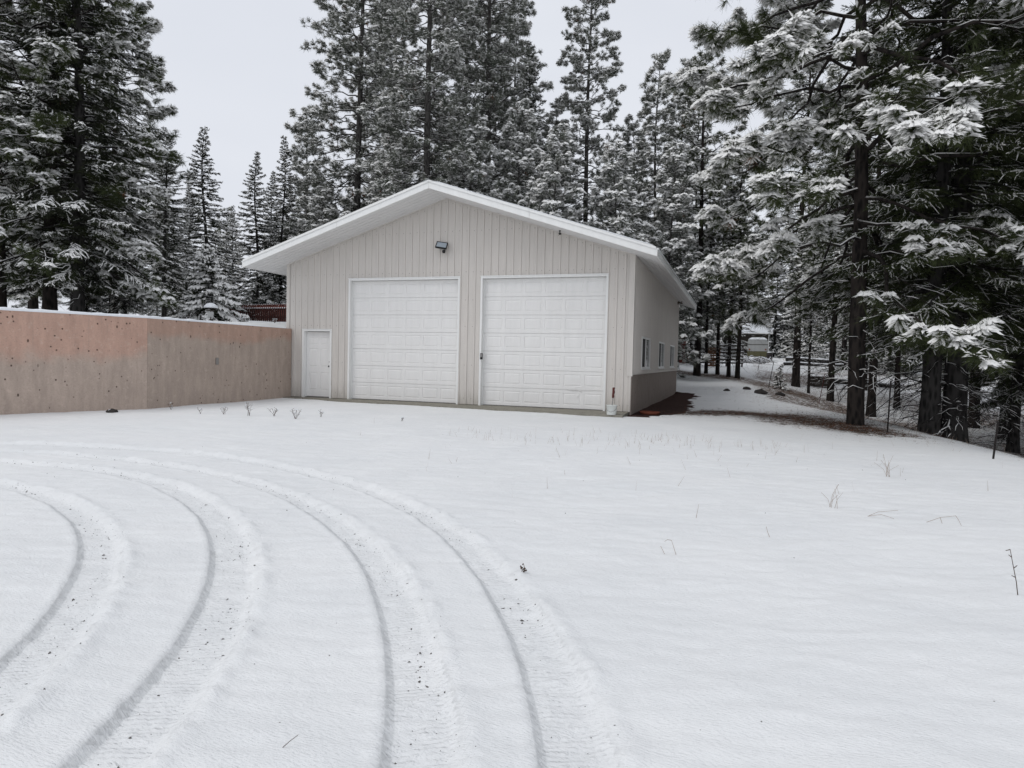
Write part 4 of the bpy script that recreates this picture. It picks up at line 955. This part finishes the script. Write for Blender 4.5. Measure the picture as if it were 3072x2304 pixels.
# distant wood closing the view
rg = np.random.default_rng(77)
spots = []
for px0, px1, dep, n in ((2080, 3300, 52, 12), (2040, 3400, 68, 12), (1980, 3500, 92, 14), (-300, 1000, 60, 9), (-500, 1100, 85, 9), (1000, 2000, 75, 8)):
    for i in range(n):
        px = px0+(px1-px0)*(i+.5+rg.uniform(-.35, .35))/n; t = dep*rg.uniform(.9, 1.12); a = math.atan((px-1536)/1998.4)+YAW
        if 2050 < px < 2520 and dep < 80: continue
        dist = t/math.cos(a-YAW); spots.append((CAM[0]+dist*math.sin(a), CAM[1]+dist*math.cos(a), dep))
for px, dep in ((2030, 82), (2110, 96), (2170, 84), (2225, 104), (2262, 98), (2320, 88), (2365, 100), (2410, 78), (2450, 92), (2500, 84), (2560, 70), (2640, 62)):
    a = math.atan((px-1536)/1998.4)+YAW; dist = dep/math.cos(a-YAW); spots.append((CAM[0]+dist*math.sin(a), CAM[1]+dist*math.cos(a), 1))
pr = [('ponderosa_pine', P_WOOD, 16, 15, 19), ('fir_tree', F_NARROW, 10.5, 11, 15), ('ponderosa_pine', P_NARROW, 18, 15, 20)]
for i, (x, y, dep) in enumerate(spots):
    nm, p, h0, a, b = pr[i % 3] if dep > 1 else ('fir_tree', F_NARROW, 10.5, 14, 20)
    if x < 0 and i % 3 != 1: a, b = a*.7, b*.75
    H = rg.uniform(a, b); far(nm, p, x, y, H, h0, 'hazy distant %s in the wood %s' % ({'fir_tree': 'pointed fir', 'ponderosa_pine': 'round-topped pine' if p is P_WOOD else 'slim pine'}[nm], 'far behind the garage side yard' if x > 9 else ('far behind the terrace' if x < -14 else 'far behind the garage roof')), rg.uniform(0, 6), 1.15, 'distant wood')

# ------------------------------------------------------------------ fence, feeder and weeds on the terrace
def fence_run(A, B, label):
    fr = tag(empty('board_fence', (A[0], A[1], gz(*A))), label, 'fence'); A_, B_ = Vector(A), Vector(B); d = (B_-A_).normalized(); n = Vector((d.y, -d.x)); Lf = (B_-A_).length
    base = Vector((A[0], A[1], gz(*A)))
    def loc(s, o, z): q = A_+d*s+n*o; return (q.x-base.x, q.y-base.y, z-base.z)
    k = 0; pw = .105; s = 0
    while s < Lf:
        o = .045 if k % 2 == 0 else -.075; h = .92 if k % 2 == 0 else .72; q = A_+d*s; z = gz(q.x, q.y)-.05
        mb = MB(); ang = [loc(s, o-.01, z), loc(s+pw, o-.01, z), loc(s+pw, o+.01, z), loc(s, o+.01, z), loc(s, o-.01, z+h), loc(s+pw, o-.01, z+h), loc(s+pw, o+.01, z+h), loc(s, o+.01, z+h)]
        mb.hexa(ang); pk = mb.build('fence_board', M['red_wood' if k % 2 == 0 else 'red_wood_shade'], fr)
        if True:
            ch = .02 if k % 2 == 0 else .05
            mb = MB(); mb.hexa([loc(s, o-.012, z+h), loc(s+pw, o-.012, z+h), loc(s+pw, o+.012, z+h), loc(s, o+.012, z+h), loc(s+.02, o-.008, z+h+ch), loc(s+pw-.02, o-.008, z+h+ch), loc(s+pw-.02, o+.008, z+h+ch), loc(s+.02, o+.008, z+h+ch)]); mb.build('snow_cap', M['snow'], pk)
        s += .128; k += 1
    for hz in (.2, .68):
        mb = MB(); N = 12
        for i in range(N):
            s0, s1 = Lf*i/N, Lf*(i+1)/N; q0, q1 = A_+d*s0, A_+d*s1; z0, z1 = gz(q0.x, q0.y)+hz, gz(q1.x, q1.y)+hz
            mb.hexa([loc(s0, -.025, z0), loc(s1, -.025, z1), loc(s1, .02, z1), loc(s0, .02, z0), loc(s0, -.025, z0+.09), loc(s1, -.025, z1+.09), loc(s1, .02, z1+.09), loc(s0, .02, z0+.09)])
        mb.build('fence_rail', M['red_wood'], fr)
    return fr
fence_run((-4.2, 7.0), (-10.74, 10.78), 'dark red board fence with snow on its boards beside the garage wall')
fence_run((-10.9, 10.9), (-20.0, 15.5), 'far stretch of dark red fence seen low above the concrete wall')
bf = tag(empty('bird_feeder', (-3.17, .11, gz(-3.17, .11))), 'small post-mounted feeder under a rounded cap of snow above the wall', 'bird feeder')
mb = MB(); mb.tube([(0, 0, -.1), (0, 0, .38)], .025, 8); mb.build('post', M['grey_wood'], bf)
mb = MB(); mb.lathe([(0, .34), (.16, .36), (.16, .375), (0, .38)], k=16); mb.build('tray', M['grey_wood'], bf)
for i in range(3): mb = MB(); a = i*2.1; mb.tube([(.09*math.cos(a), .09*math.sin(a), .37), (.09*math.cos(a), .09*math.sin(a), .47)], .01, 6); mb.build('stick', M['grey_wood'], bf)
mb = MB(); mb.lathe([(0, .44), (.19, .436), (.20, .45), (.0, .46)], k=18); mb.build('roof', M['grey_wood'], bf)
mb = MB(); mb.lathe([(0, .452), (.215, .455), (.235, .475), (.205, .53), (.12, .60), (.04, .625), (0, .628)], k=20); mb.build('snow_cap', M['snow'], bf, True)
sg = tag(empty('small_sign', (-1.69, -1.49, gz(-1.69, -1.49)-.05)), 'small pale blank plate on a stake in front of the snowy spruce', 'sign')
mb = MB(); mb.tube([(0, 0, -.1), (0, 0, .2)], .012, 6); mb.build('stake', M['grey_wood'], sg)
mb = MB(); mb.hexa([(-.08, -.035, .16), (.06, .055, .16), (.05, .07, .16), (-.09, -.02, .16), (-.08, -.035, .36), (.06, .055, .36), (.05, .07, .36), (-.09, -.02, .36)]); mb.build('plate', M['camper_white'], sg)

def weed(x, y, h, label, seed, n=5, spread=.35, snow=True, buds=True, name='dry_weed', group='dry weeds poking through the snow'):
    r = tag(empty(name, (x, y, gz(x, y)-.01)), label, 'weed', group); q = random.Random(seed); mb = MB(); sn = MB()
    for i in range(n):
        a = q.uniform(0, 6.28); hh = h*q.uniform(.5, 1.0); sp = spread*q.uniform(.1, 1)*hh
        p = [(q.uniform(-.02, .02), q.uniform(-.02, .02), 0)]
        for t in (.35, .7, 1): p.append((sp*t*math.cos(a)+q.uniform(-.015, .015), sp*t*math.sin(a)+q.uniform(-.015, .015), hh*t))
        mb.tube(p, [.0038, .0034, .0027, .002], 5)
        for j in range(3):
            t = q.uniform(.4, 1); bx_, by_, bz_ = (sp*t*math.cos(a), sp*t*math.sin(a), hh*t); b2 = q.uniform(0, 6.28); ll = h*.22
            e = (bx_+ll*math.cos(b2), by_+ll*math.sin(b2), bz_+ll*.6); mb.tube([(bx_, by_, bz_), e], [.003, .002], 4)
            if snow and q.random() < .6: sn.lathe([(0, -.008), (.012, -.003), (.013, .006), (0, .014)], e, 6)
            elif buds: mb.lathe([(0, -.007), (.007, 0), (0, .008)], e, 5)
    mb.build('stems', M['twig'], r)
    if sn.v: tag(sn.build('snow_tufts', M['snow'], r), kind='stuff')
    return r
WEEDS = [(3.17, -5.53, .42, 5, .35, 'tallest dry weed, snow-tipped, in front of the wall near the garage'), (2.38, -5.42, .30, 4, .6, 'sparse weed left of the tallest weed by the wall'),
    (3.72, -5.34, .30, 5, 1.1, 'wide spreading weed just right of the tallest weed'), (4.46, -5.56, .32, 6, .9, 'bushy weed with side twigs nearest the entry door'),
    (.45, -5.07, .24, 3, .5, 'short weed pair at the foot of the wall below its kink'), (1.93, -5.69, .2, 3, .5, 'low weed between wall kink and tallest weed'),
    (4.75, -5.03, .26, 3, .4, 'thin weed below the entry door'), (6.71, -4.83, .15, 3, .6, 'tiny weed in front of the left garage door'),
    (-1.2, .9, .24, 7, .7, 'snowy weed on the terrace close to the garage wall'), (-1.9, .2, .22, 7, .8, 'bushy snow-speckled weed on the terrace below the red fence'),
    (-3.6, 1.9, .22, 7, .8, 'snow-speckled weed on the terrace between spruce and garage'), (-2.6, 2.6, .24, 7, .7, 'weed on the terrace in front of the fence boards'), (-4.2, .2, .3, 6, .9, 'low weed on the terrace under the small spruce'), (-1.0, 2.2, .28, 7, .6, 'tall weed where terrace meets the garage side')]
for i, (x, y, h, n, sp, lb) in enumerate(WEEDS): weed(x, y, h*.8, lb, 100+i, n, sp)

weed(12.33, -13.61, .07, 'tiny bud-tipped sprig beside the outermost tyre track', 301, 3, .5, False)
def stalk(x, y, label, segs, seed, name='grass_stalk', mt='straw', r=.0022):
    """bent dry grass stalks; segs = list of point lists"""
    o = tag(empty(name, (x, y, gz(x, y)-.005)), label, 'grass stalk', 'dry stalks in the open snow')
    mb = MB()
    for p in segs: mb.tube(p, [r*(1-.5*i/len(p)) for i in range(len(p))], 5)
    mb.build('stems', M[mt], o); return o
q_ = random.Random(9)
def tuft_segs(n, h, sp):
    out = []
    for i in range(n):
        a = q_.uniform(0, 6.28); d = q_.uniform(.1, 1)*sp; hh = h*q_.uniform(.5, 1); x0, y0 = q_.uniform(-.04, .04), q_.uniform(-.04, .04)
        out.append([(x0, y0, 0), (x0+d*.3*math.cos(a), y0+d*.3*math.sin(a), hh*.55), (x0+d*math.cos(a), y0+d*math.sin(a), hh)])
    return out
stalk(15.65, -7.99, 'tall tuft of dry stalks on the open snow near the crest', tuft_segs(8, .34, .18), 1)
stalk(14.69, -10.43, 'crossed long stalks in the middle of the open snow', tuft_segs(6, .26, .16), 2)
stalk(14.95, -10.75, 'flattened stalks lying beside the crossed long stalks', [[(0, 0, 0), (.1, .03, .05), (.28, .05, .08)], [(0, .02, 0), (.12, -.03, .04), (.22, -.08, .02)]], 3)
stalk(15.55, -10.84, 'bent stalk shaped like an open box on the right-hand snow', [[(-.12, 0, 0), (.0, .0, .06), (.13, .02, .085)], [(.13, .02, .085), (.15, 0, .05), (.17, -.02, 0)], [(.0, 0, .06), (.02, .0, .0)]], 4)
stalk(13.30, -12.79, 'small bent stalk cluster in the mid foreground snow', [[(0, 0, 0), (-.02, 0, .06), (-.04, .01, .11)], [(-.04, .01, .11), (-.07, .0, .115), (-.09, -.01, .10)], [(-.08, -.03, 0), (-.12, 0, .06)]], 5, r=.002)
stalk(14.01, -11.94, 'short leaning stalk in open snow', [[(0, 0, 0), (-.02, .01, .05), (-.03, .01, .09)]], 6)
stalk(15.49, -12.85, 'dark knobbly twig standing at the right picture edge', [[(0, 0, 0), (-.012, 0, .09), (-.035, .0, .20), (-.055, 0, .30)], [(-.02, 0, .12), (-.04, 0, .13)], [(-.03, 0, .18), (-.012, 0, .20)], [(-.045, 0, .25), (-.06, .01, .262)], [(-.055, 0, .30), (-.08, 0, .29)]], 7, 'twig', 'twig', .0032)
stalk(12.10, -15.93, 'thin pale twig at the bottom picture edge between two tracks', [[(0, 0, 0), (.03, .01, .03), (.06, .02, .055)]], 8, 'twig', 'twig', .0016)
# loose dry grass in front of the garage
def scatter_blades(pts, h, seed, mt, name, lean=.5, w=.006):
    r = np.random.default_rng(seed); N = len(pts); b = np.array([[x, y, gz(x, y)-.01] for x, y in pts]); a = r.uniform(0, 6.28, N); hh = h*r.uniform(.35, 1, N); ln = hh*lean*r.random(N)
    tip = b+np.stack([np.cos(a)*ln, np.sin(a)*ln, hh], -1); c2 = r.uniform(0, 6.28, N); wv = np.stack([np.cos(c2), np.sin(c2), 0*c2], -1)*w*.5
    me = np_mesh(name, np.stack([b-wv, b+wv, tip+wv*.3, tip-wv*.3], 1).reshape(-1, 3), [np.arange(N*4).reshape(-1, 4)], M[mt]); o = link(name, me); o['kind'] = 'stuff'; return o
rg = np.random.default_rng(5); gp = []
for (x, y, sx_, sy_, n) in ((9.3, -6.0, .5, .5, 26), (10.3, -6.6, .7, .4, 22), (11.6, -6.4, .9, .6, 60), (12.5, -5.5, .6, .5, 40), (13.4, -5.7, .8, .4, 34), (14.2, -5.9, .5, .4, 22), (12.0, -9.0, 1.5, 1.5, 16), (14.5, -8.0, 1.6, 1.6, 18), (8.5, -8.2, 2.4, 1.4, 14), (17.5, -.5, .6, 2.5, 60), (19, 3, 1.5, 4, 220), (17.5, 8, 1.6, 5, 260), (17.0, 14, 2, 4, 260)):
    gp += [(float(a), float(b)) for a, b in zip(rg.normal(x, sx_, n), rg.normal(y, sy_, n))]
scatter_blades(gp, .17, 6, 'straw', 'dry_grass', .7, .005)
# fallen needles and twigs over the bare patches
gp = []; rr = np.random.default_rng(8)
for (a, b), n, sp in (((12.6, 1.5), 500, .6), ((13.6, 2.3), 800, .7), ((14.6, 2.1), 1000, .7), ((15.4, 1.4), 1300, .8), ((16.0, .2), 1300, .6), ((16.4, -1.0), 900, .45), ((16.7, -1.8), 160, .3), ((17.5, 4), 900, 1.8), ((18, 10), 900, 2.2), ((16.5, 17), 900, 2.0), ((13, 23.5), 700, 2.2), ((20, 1), 500, 1.5)):
    gp += [(float(x), float(y)) for x, y in zip(rr.normal(a, sp, n), rr.normal(b, sp*.8, n))]
N = len(gp); b = np.array([[x, y, gz(x, y)+.008] for x, y in gp]); a = rr.uniform(0, 6.28, N); ln = rr.uniform(.06, .30, N); d = np.stack([np.cos(a)*ln, np.sin(a)*ln*.7, rr.uniform(-.004, .03, N)], -1)
wv = np.stack([-np.sin(a), np.cos(a), 0*a], -1)*(.004+.006*rr.random(N))[:, None]
me = np_mesh('needle_litter', np.stack([b-wv, b+wv, b+d+wv*.4, b+d-wv*.4], 1).reshape(-1, 3), [np.arange(N*4).reshape(-1, 4)], [M['twig'], M['dead_needle']], (rr.random(N) < .3).astype(int)); tag(link('needle_litter', me), 'scattered brown needles and twigs on the thin snow under the pines', 'litter', kind='stuff')
# crumbs of gravel turned up in the tyre tracks
N = 2400; th = rr.uniform(.05, 1.9, N); ti = rr.integers(0, 4, N); V = []; F = []; k = 0
for t_, j in zip(th, ti):
    ci, co, _ = TRACKS[j]; u = rr.normal(.62, .24); r_ = ci[2]*(1-u)+co[2]*u; cx, cy = ci[0]*(1-u)+co[0]*u, ci[1]*(1-u)+co[1]*u
    clump = vnoise(t_*9+j*7, j*3.3, 61)
    if clump < -.05 and rr.random() < .8: continue
    x, y = cx+r_*math.cos(t_), cy+r_*math.sin(t_); z = gz(x, y); s = min(.008, .0016*math.exp(abs(rr.normal(0, .7))))
    o = rr.normal(0, .35, (6, 3))*s; ax = [(s*1.5, 0, 0), (-s*1.5, 0, 0), (0, s, 0), (0, -s, 0), (0, 0, s*.7), (0, 0, -s*.5)]
    ra = rr.uniform(0, 6.28); ca, sa = math.cos(ra), math.sin(ra)
    for (p, q2, w2), oo in zip(ax, o): p, q2, w2 = p+oo[0], q2+oo[1], w2+oo[2]; V.append((x+p*ca-q2*sa, y+p*sa+q2*ca, z+w2+.001))
    F += [(k, k+2, k+4), (k+2, k+1, k+4), (k+1, k+3, k+4), (k+3, k, k+4), (k+2, k, k+5), (k+1, k+2, k+5), (k+3, k+1, k+5), (k, k+3, k+5)]; k += 6
for i in range(60):
    x, y = rr.uniform(6, 16), rr.uniform(-15.5, -5); z = gz(x, y); s = rr.uniform(.003, .008)
    for p in ((s, 0, 0), (-s, 0, 0), (0, s, 0), (0, -s, 0), (0, 0, s), (0, 0, -s)): V.append((x+p[0], y+p[1], z+p[2]))
    F += [(k, k+2, k+4), (k+2, k+1, k+4), (k+1, k+3, k+4), (k+3, k, k+4)]; k += 6
tag(link('gravel', np_mesh('gravel', np.array(V), [np.array(F)], M['stone'])), 'dark gravel crumbs scattered in the tyre tracks', 'gravel', kind='stuff')
# stones
def stone(x, y, s, label, snow=True, seed=0):
    q = random.Random(seed); o = tag(empty('stone', (x, y, gz(x, y)-.02)), label, 'stone', 'stones in the snow'); mb = MB(); k = 10
    pr_ = [(0, 0), (s*.8, .0), (s, s*.32), (s*.72, s*.72), (s*.3, s*.92), (0, s*.95)]; mb.lathe(pr_, k=k); mb.v = [(a*(1+q.uniform(-.2, .2))*1.3, b*(1+q.uniform(-.2, .2)), c*(1+q.uniform(-.15, .15))) for a, b, c in mb.v]; mb.build('rock', M['rock'], o)
    if snow:
        mb = MB(); mb.lathe([(0, s*.6), (s*.75, s*.5), (s*.6, s*.72), (s*.3, s*.86), (0, s*.9)], k=12); mb.v = [(a*1.3, b, c) for a, b, c in mb.v]; mb.build('snow_cap', M['snow'], o, True)
stone(-.05, -6.3, .11, 'snow-capped stone at the foot of the concrete wall', True, 1)
stone(14.83, 15.2, .24, 'dark stone on the snow slope behind the garage', False, 2)
stone(14.2, 16.6, .16, 'smaller dark stone near the bank top behind the garage', False, 3)
stone(13.3, 15.4, .13, 'low dark stone nearer the garage on the snow slope', False, 4)
stone(15.7, 16.0, .18, 'dark stone by the leaning fence post', False, 5)
# steel fence posts
def tpost(x, y, h, lean, label, mt='post'):
    o = tag(empty('fence_post', (x, y, gz(x, y)-.1)), label, 'fence post', 'thin steel fence posts'); mb = MB()
    lx, ly = lean; t = .015
    for (a, b, c, d) in ((-t, t, -.004, .004), (-.004, .004, -t, -.0045)):
        mb.hexa([(a, c, 0), (b, c, 0), (b, d, 0), (a, d, 0), (a+lx, c+ly, h), (b+lx, c+ly, h), (b+lx, d+ly, h), (a+lx, d+ly, h)])
    mb.build('post_bar', M[mt], o)
    for i in range(6):
        mb = MB(); f_ = (.35+.11*i); mb.box(lx*f_-.012, lx*f_+.012, ly*f_+.0045, ly*f_+.016, h*f_, h*f_+.018); mb.build('stud', M[mt], o)
tpost(15.31, 19.18, 1.45, (.22, 0), 'dark steel post leaning right on the bank behind the garage')
tpost(15.12, 31.7, 1.3, (.18, 0), 'farthest thin steel post, standing before the snowy field')
tpost(17.38, 15.88, 1.5, (.22, 0), 'rust-red steel post leaning right, left of the big pine', 'grip')
tpost(16.9, -1.45, 1.25, (.03, .02), 'upright dark steel post just right of the big pine')
tpost(17.75, -5.1, .72, (.05, 0), 'short dark steel post at the snow crest by the picture edge')
# rail fence, red wall, pallet, trailer and shed far behind the garage
rf = tag(empty('rail_fence', (11.7, 36.2, gz(11.7, 36.2))), 'weathered rail fence with snow on each rail far behind the garage', 'fence')
for i in range(5):
    x = -2.2+i*1.15; mb = MB(); mb.box(x-.06, x+.06, -.06, .06, -.2, 1.75); mb.build('post', M['grey_wood'], rf)
for i in range(6):
    z = .18+i*.27; mb = MB(); mb.hexa([(-2.3, -.10, z), (2.5, -.10, z+.04), (2.5, -.065, z+.04), (-2.3, -.065, z), (-2.3, -.10, z+.11), (2.5, -.10, z+.15), (2.5, -.065, z+.15), (-2.3, -.065, z+.11)]); o = mb.build('rail', M['grey_wood'], rf)
    mb = MB(); mb.hexa([(-2.3, -.105, z+.112), (2.5, -.105, z+.152), (2.5, -.06, z+.152), (-2.3, -.06, z+.112), (-2.3, -.098, z+.16), (2.5, -.098, z+.20), (2.5, -.068, z+.20), (-2.3, -.068, z+.16)]); mb.build('snow_cap', M['snow'], o)
pa = tag(empty('pallet', (12.0, 35.7, gz(12.0, 35.7))), 'brown wooden pallet propped upright against the rail fence', 'pallet')
for i in range(3): x = -.42+i*.42; mb = MB(); mb.box(x-.04, x+.04, 0, .09, 0, 1.5); mb.build('stringer', M['brown_wood'], pa)
for i in range(8): mb = MB(); mb.box(-.5, .5, -.02, -.001, .02+i*.185, .15+i*.185); mb.build('slat', M['brown_wood'], pa)
rs = tag(empty('shed', (8.9, 34.2, gz(8.9, 34.2))), 'dark red board shed wall peeking past the garage corner', 'shed')
for i in range(13): mb = MB(); mb.box(-1.6+i*.2, -1.6+i*.2+.19, -.02, .02, -.2, 1.9+.02*(i % 2)); mb.build('board', M['red_wood'], rs)
mb = MB(); mb.box(-1.6, 1.0, .03, 1.6, -.2, 1.85); mb.build('shed_body', M['red_wood'], rs)
mb = MB(); mb.hexa([(-1.75, -.2, 1.93), (1.15, -.2, 1.93), (1.15, 1.75, 2.2), (-1.75, 1.75, 2.2), (-1.75, -.2, 2.06), (1.15, -.2, 2.06), (1.15, 1.75, 2.34), (-1.75, 1.75, 2.34)]); mb.build('roof', M['snow'], rs)
cp = tag(empty('camper_trailer', (15.75, 56.6, gz(15.75, 56.6)), -.03), 'small white camper trailer with olive skirt far off among the trees', 'camper')
def prism(prof, y0, y1):
    n = len(prof); mb = MB(); mb.add([(x, y0, z) for x, z in prof]+[(x, y1, z) for x, z in prof], [tuple(range(n)), tuple(reversed(range(n, 2*n)))]+[(i, i+n, (i+1) % n+n, (i+1) % n) for i in range(n)]); return mb
prism([(-1.0, .95), (1.0, .95), (1.02, 1.9), (.9, 2.18), (.5, 2.28), (-.5, 2.28), (-.9, 2.18), (-1.02, 1.9)], 0, 4).build('body', M['camper_white'], cp)
mb = MB(); mb.box(-1.0, 1.0, .01, 3.99, .4, .948); mb.build('skirt', M['camper_olive'], cp)
mb = MB(); mb.box(-1.0, 1.0, -.02, -.002, 1.62, 1.67); mb.build('rear_band', M['grey_wood'], cp)
for x in (-.8, .8): mb = MB(); mb.box(x-.07, x+.07, -.02, -.002, 1.05, 1.2); mb.build('tail_light', M['terracotta'], cp)
for x in (-.9, .9): mb = MB(); mb.tube([(x-.09, 2, .3), (x+.09, 2, .3)], .32, 16); mb.build('wheel', M['black'], cp)
mb = MB(); mb.hexa([(-.95, -.02, 2.19), (.95, -.02, 2.19), (.95, 4, 2.19), (-.95, 4, 2.19), (-.6, .03, 2.40), (.6, .03, 2.40), (.6, 3.9, 2.40), (-.6, 3.9, 2.40)]); mb.build('snow_cap', M['snow'], cp)
br = tag(empty('barrel', (16.9, 55.5, gz(16.9, 55.5))), 'dark barrel standing beside the far camper trailer', 'barrel')
mb = MB(); mb.lathe([(0, 0), (.28, 0), (.29, .02), (.29, .3), (.305, .31), (.29, .33), (.29, .6), (.305, .61), (.29, .63), (.29, .88), (0, .9)], k=18); mb.build('drum', M['post'], br, True)
mb = MB(); mb.lathe([(0, .9), (.27, .9), (.22, .97), (0, 1.0)], k=16); mb.build('snow_cap', M['snow'], br, True)
ou = tag(empty('outbuilding', (15.2, 74, gz(15.2, 74))), 'dark outbuilding with pale gutter behind the far camper', 'shed')
mb = MB(); mb.box(-3, 2.4, 0, 5, -.3, 3.0); mb.build('wall', M['grey_wood'], ou)
mb = MB(); mb.add([(-3.4, -.4, 2.95), (2.8, -.4, 2.95), (2.8, 5.4, 2.95), (-3.4, 5.4, 2.95), (-3.4, 2.5, 4.4), (2.8, 2.5, 4.4)], [(0, 1, 5, 4), (1, 2, 5), (2, 3, 4, 5), (3, 0, 4), (3, 2, 1, 0)]); mb.build('roof', M['snow'], ou)
mb = MB(); mb.box(-3.4, 2.8, -.48, -.41, 2.86, 2.98); mb.build('gutter', M['white'], ou)
mb = MB(); mb.box(2.3, 2.38, -.10, -.02, 0, 2.86); mb.build('downspout', M['white'], ou)
def log(A, B, r, label):
    o = tag(empty('fallen_log', (A[0], A[1], A[2])), label, 'log'); d = [B[i]-A[i] for i in range(3)]; mb = MB(); P_ = [(float(d[0]*t), float(d[1]*t), float(d[2]*t)+.03*math.sin(t*7)) for t in np.linspace(0, 1, 9)]
    mb.tube(P_, [float(r*(1-.35*t)) for t in np.linspace(0, 1, 9)], 9); mb.build('stem', M['bark2'], o)
    mb = MB(); mb.tube([(x, y, z+r*.62) for x, y, z in P_], [float(r*.62*(1-.35*t)) for t in np.linspace(0, 1, 9)], 7); mb.build('snow_cap', M['snow'], o, True)
log((18.0, 47, 1.9), (22.5, 43.5, 1.75), .22, 'long snow-covered log raised on stumps in the far field')
log((17.6, 44, 1.5), (21.8, 41.0, 1.45), .16, 'thinner snow-covered log in front of the raised log')
log((18.6, 27.4, gz(18.6, 27.4)+.15), (22.8, 25.6, gz(22.8, 25.6)+.2), .17, 'dark fallen log behind the rust-red post')
bp = tag(empty('brush_pile', (15.3, 46, gz(15.3, 46))), 'heap of snow-covered cut branches in the far field', 'brush pile')
q = random.Random(3); mb = MB(); sn = MB()
for i in range(70):
    a = q.uniform(0, 6.28); x, y, z = q.gauss(0, .7), q.gauss(0, .5), abs(q.gauss(0, .22)); l_ = q.uniform(.4, 1.1); P_ = [(x-l_*math.cos(a), y-l_*math.sin(a), z*.6), (x, y, z+.25), (x+l_*math.cos(a), y+l_*math.sin(a), z*.6)]
    mb.tube(P_, [.03, .022, .01], 5); sn.tube([(p[0], p[1], p[2]+.03) for p in P_], [.022, .03, .012], 5)
mb.build('twigs', M['twig'], bp); sn.build('snow_cover', M['snow'], bp)
cr_ = tag(empty('crate', (18.4, 24.6, gz(18.4, 24.6)), .3), 'old grey wooden crate standing in the wood behind the rust-red post', 'crate')
for i in range(3):
    for (a, b, c, d) in ((-.5, .5, -.3, -.27), (-.5, .5, .27, .3), (-.5, -.47, -.268, .268), (.47, .5, -.268, .268)): mb = MB(); mb.box(a, b, c, d, .05+i*.2, .22+i*.2); mb.build('slat', M['grey_wood'], cr_)
mb = MB(); mb.box(-.46, .46, -.26, .26, .5, .6, .02); mb.build('snow_cap', M['snow'], cr_)
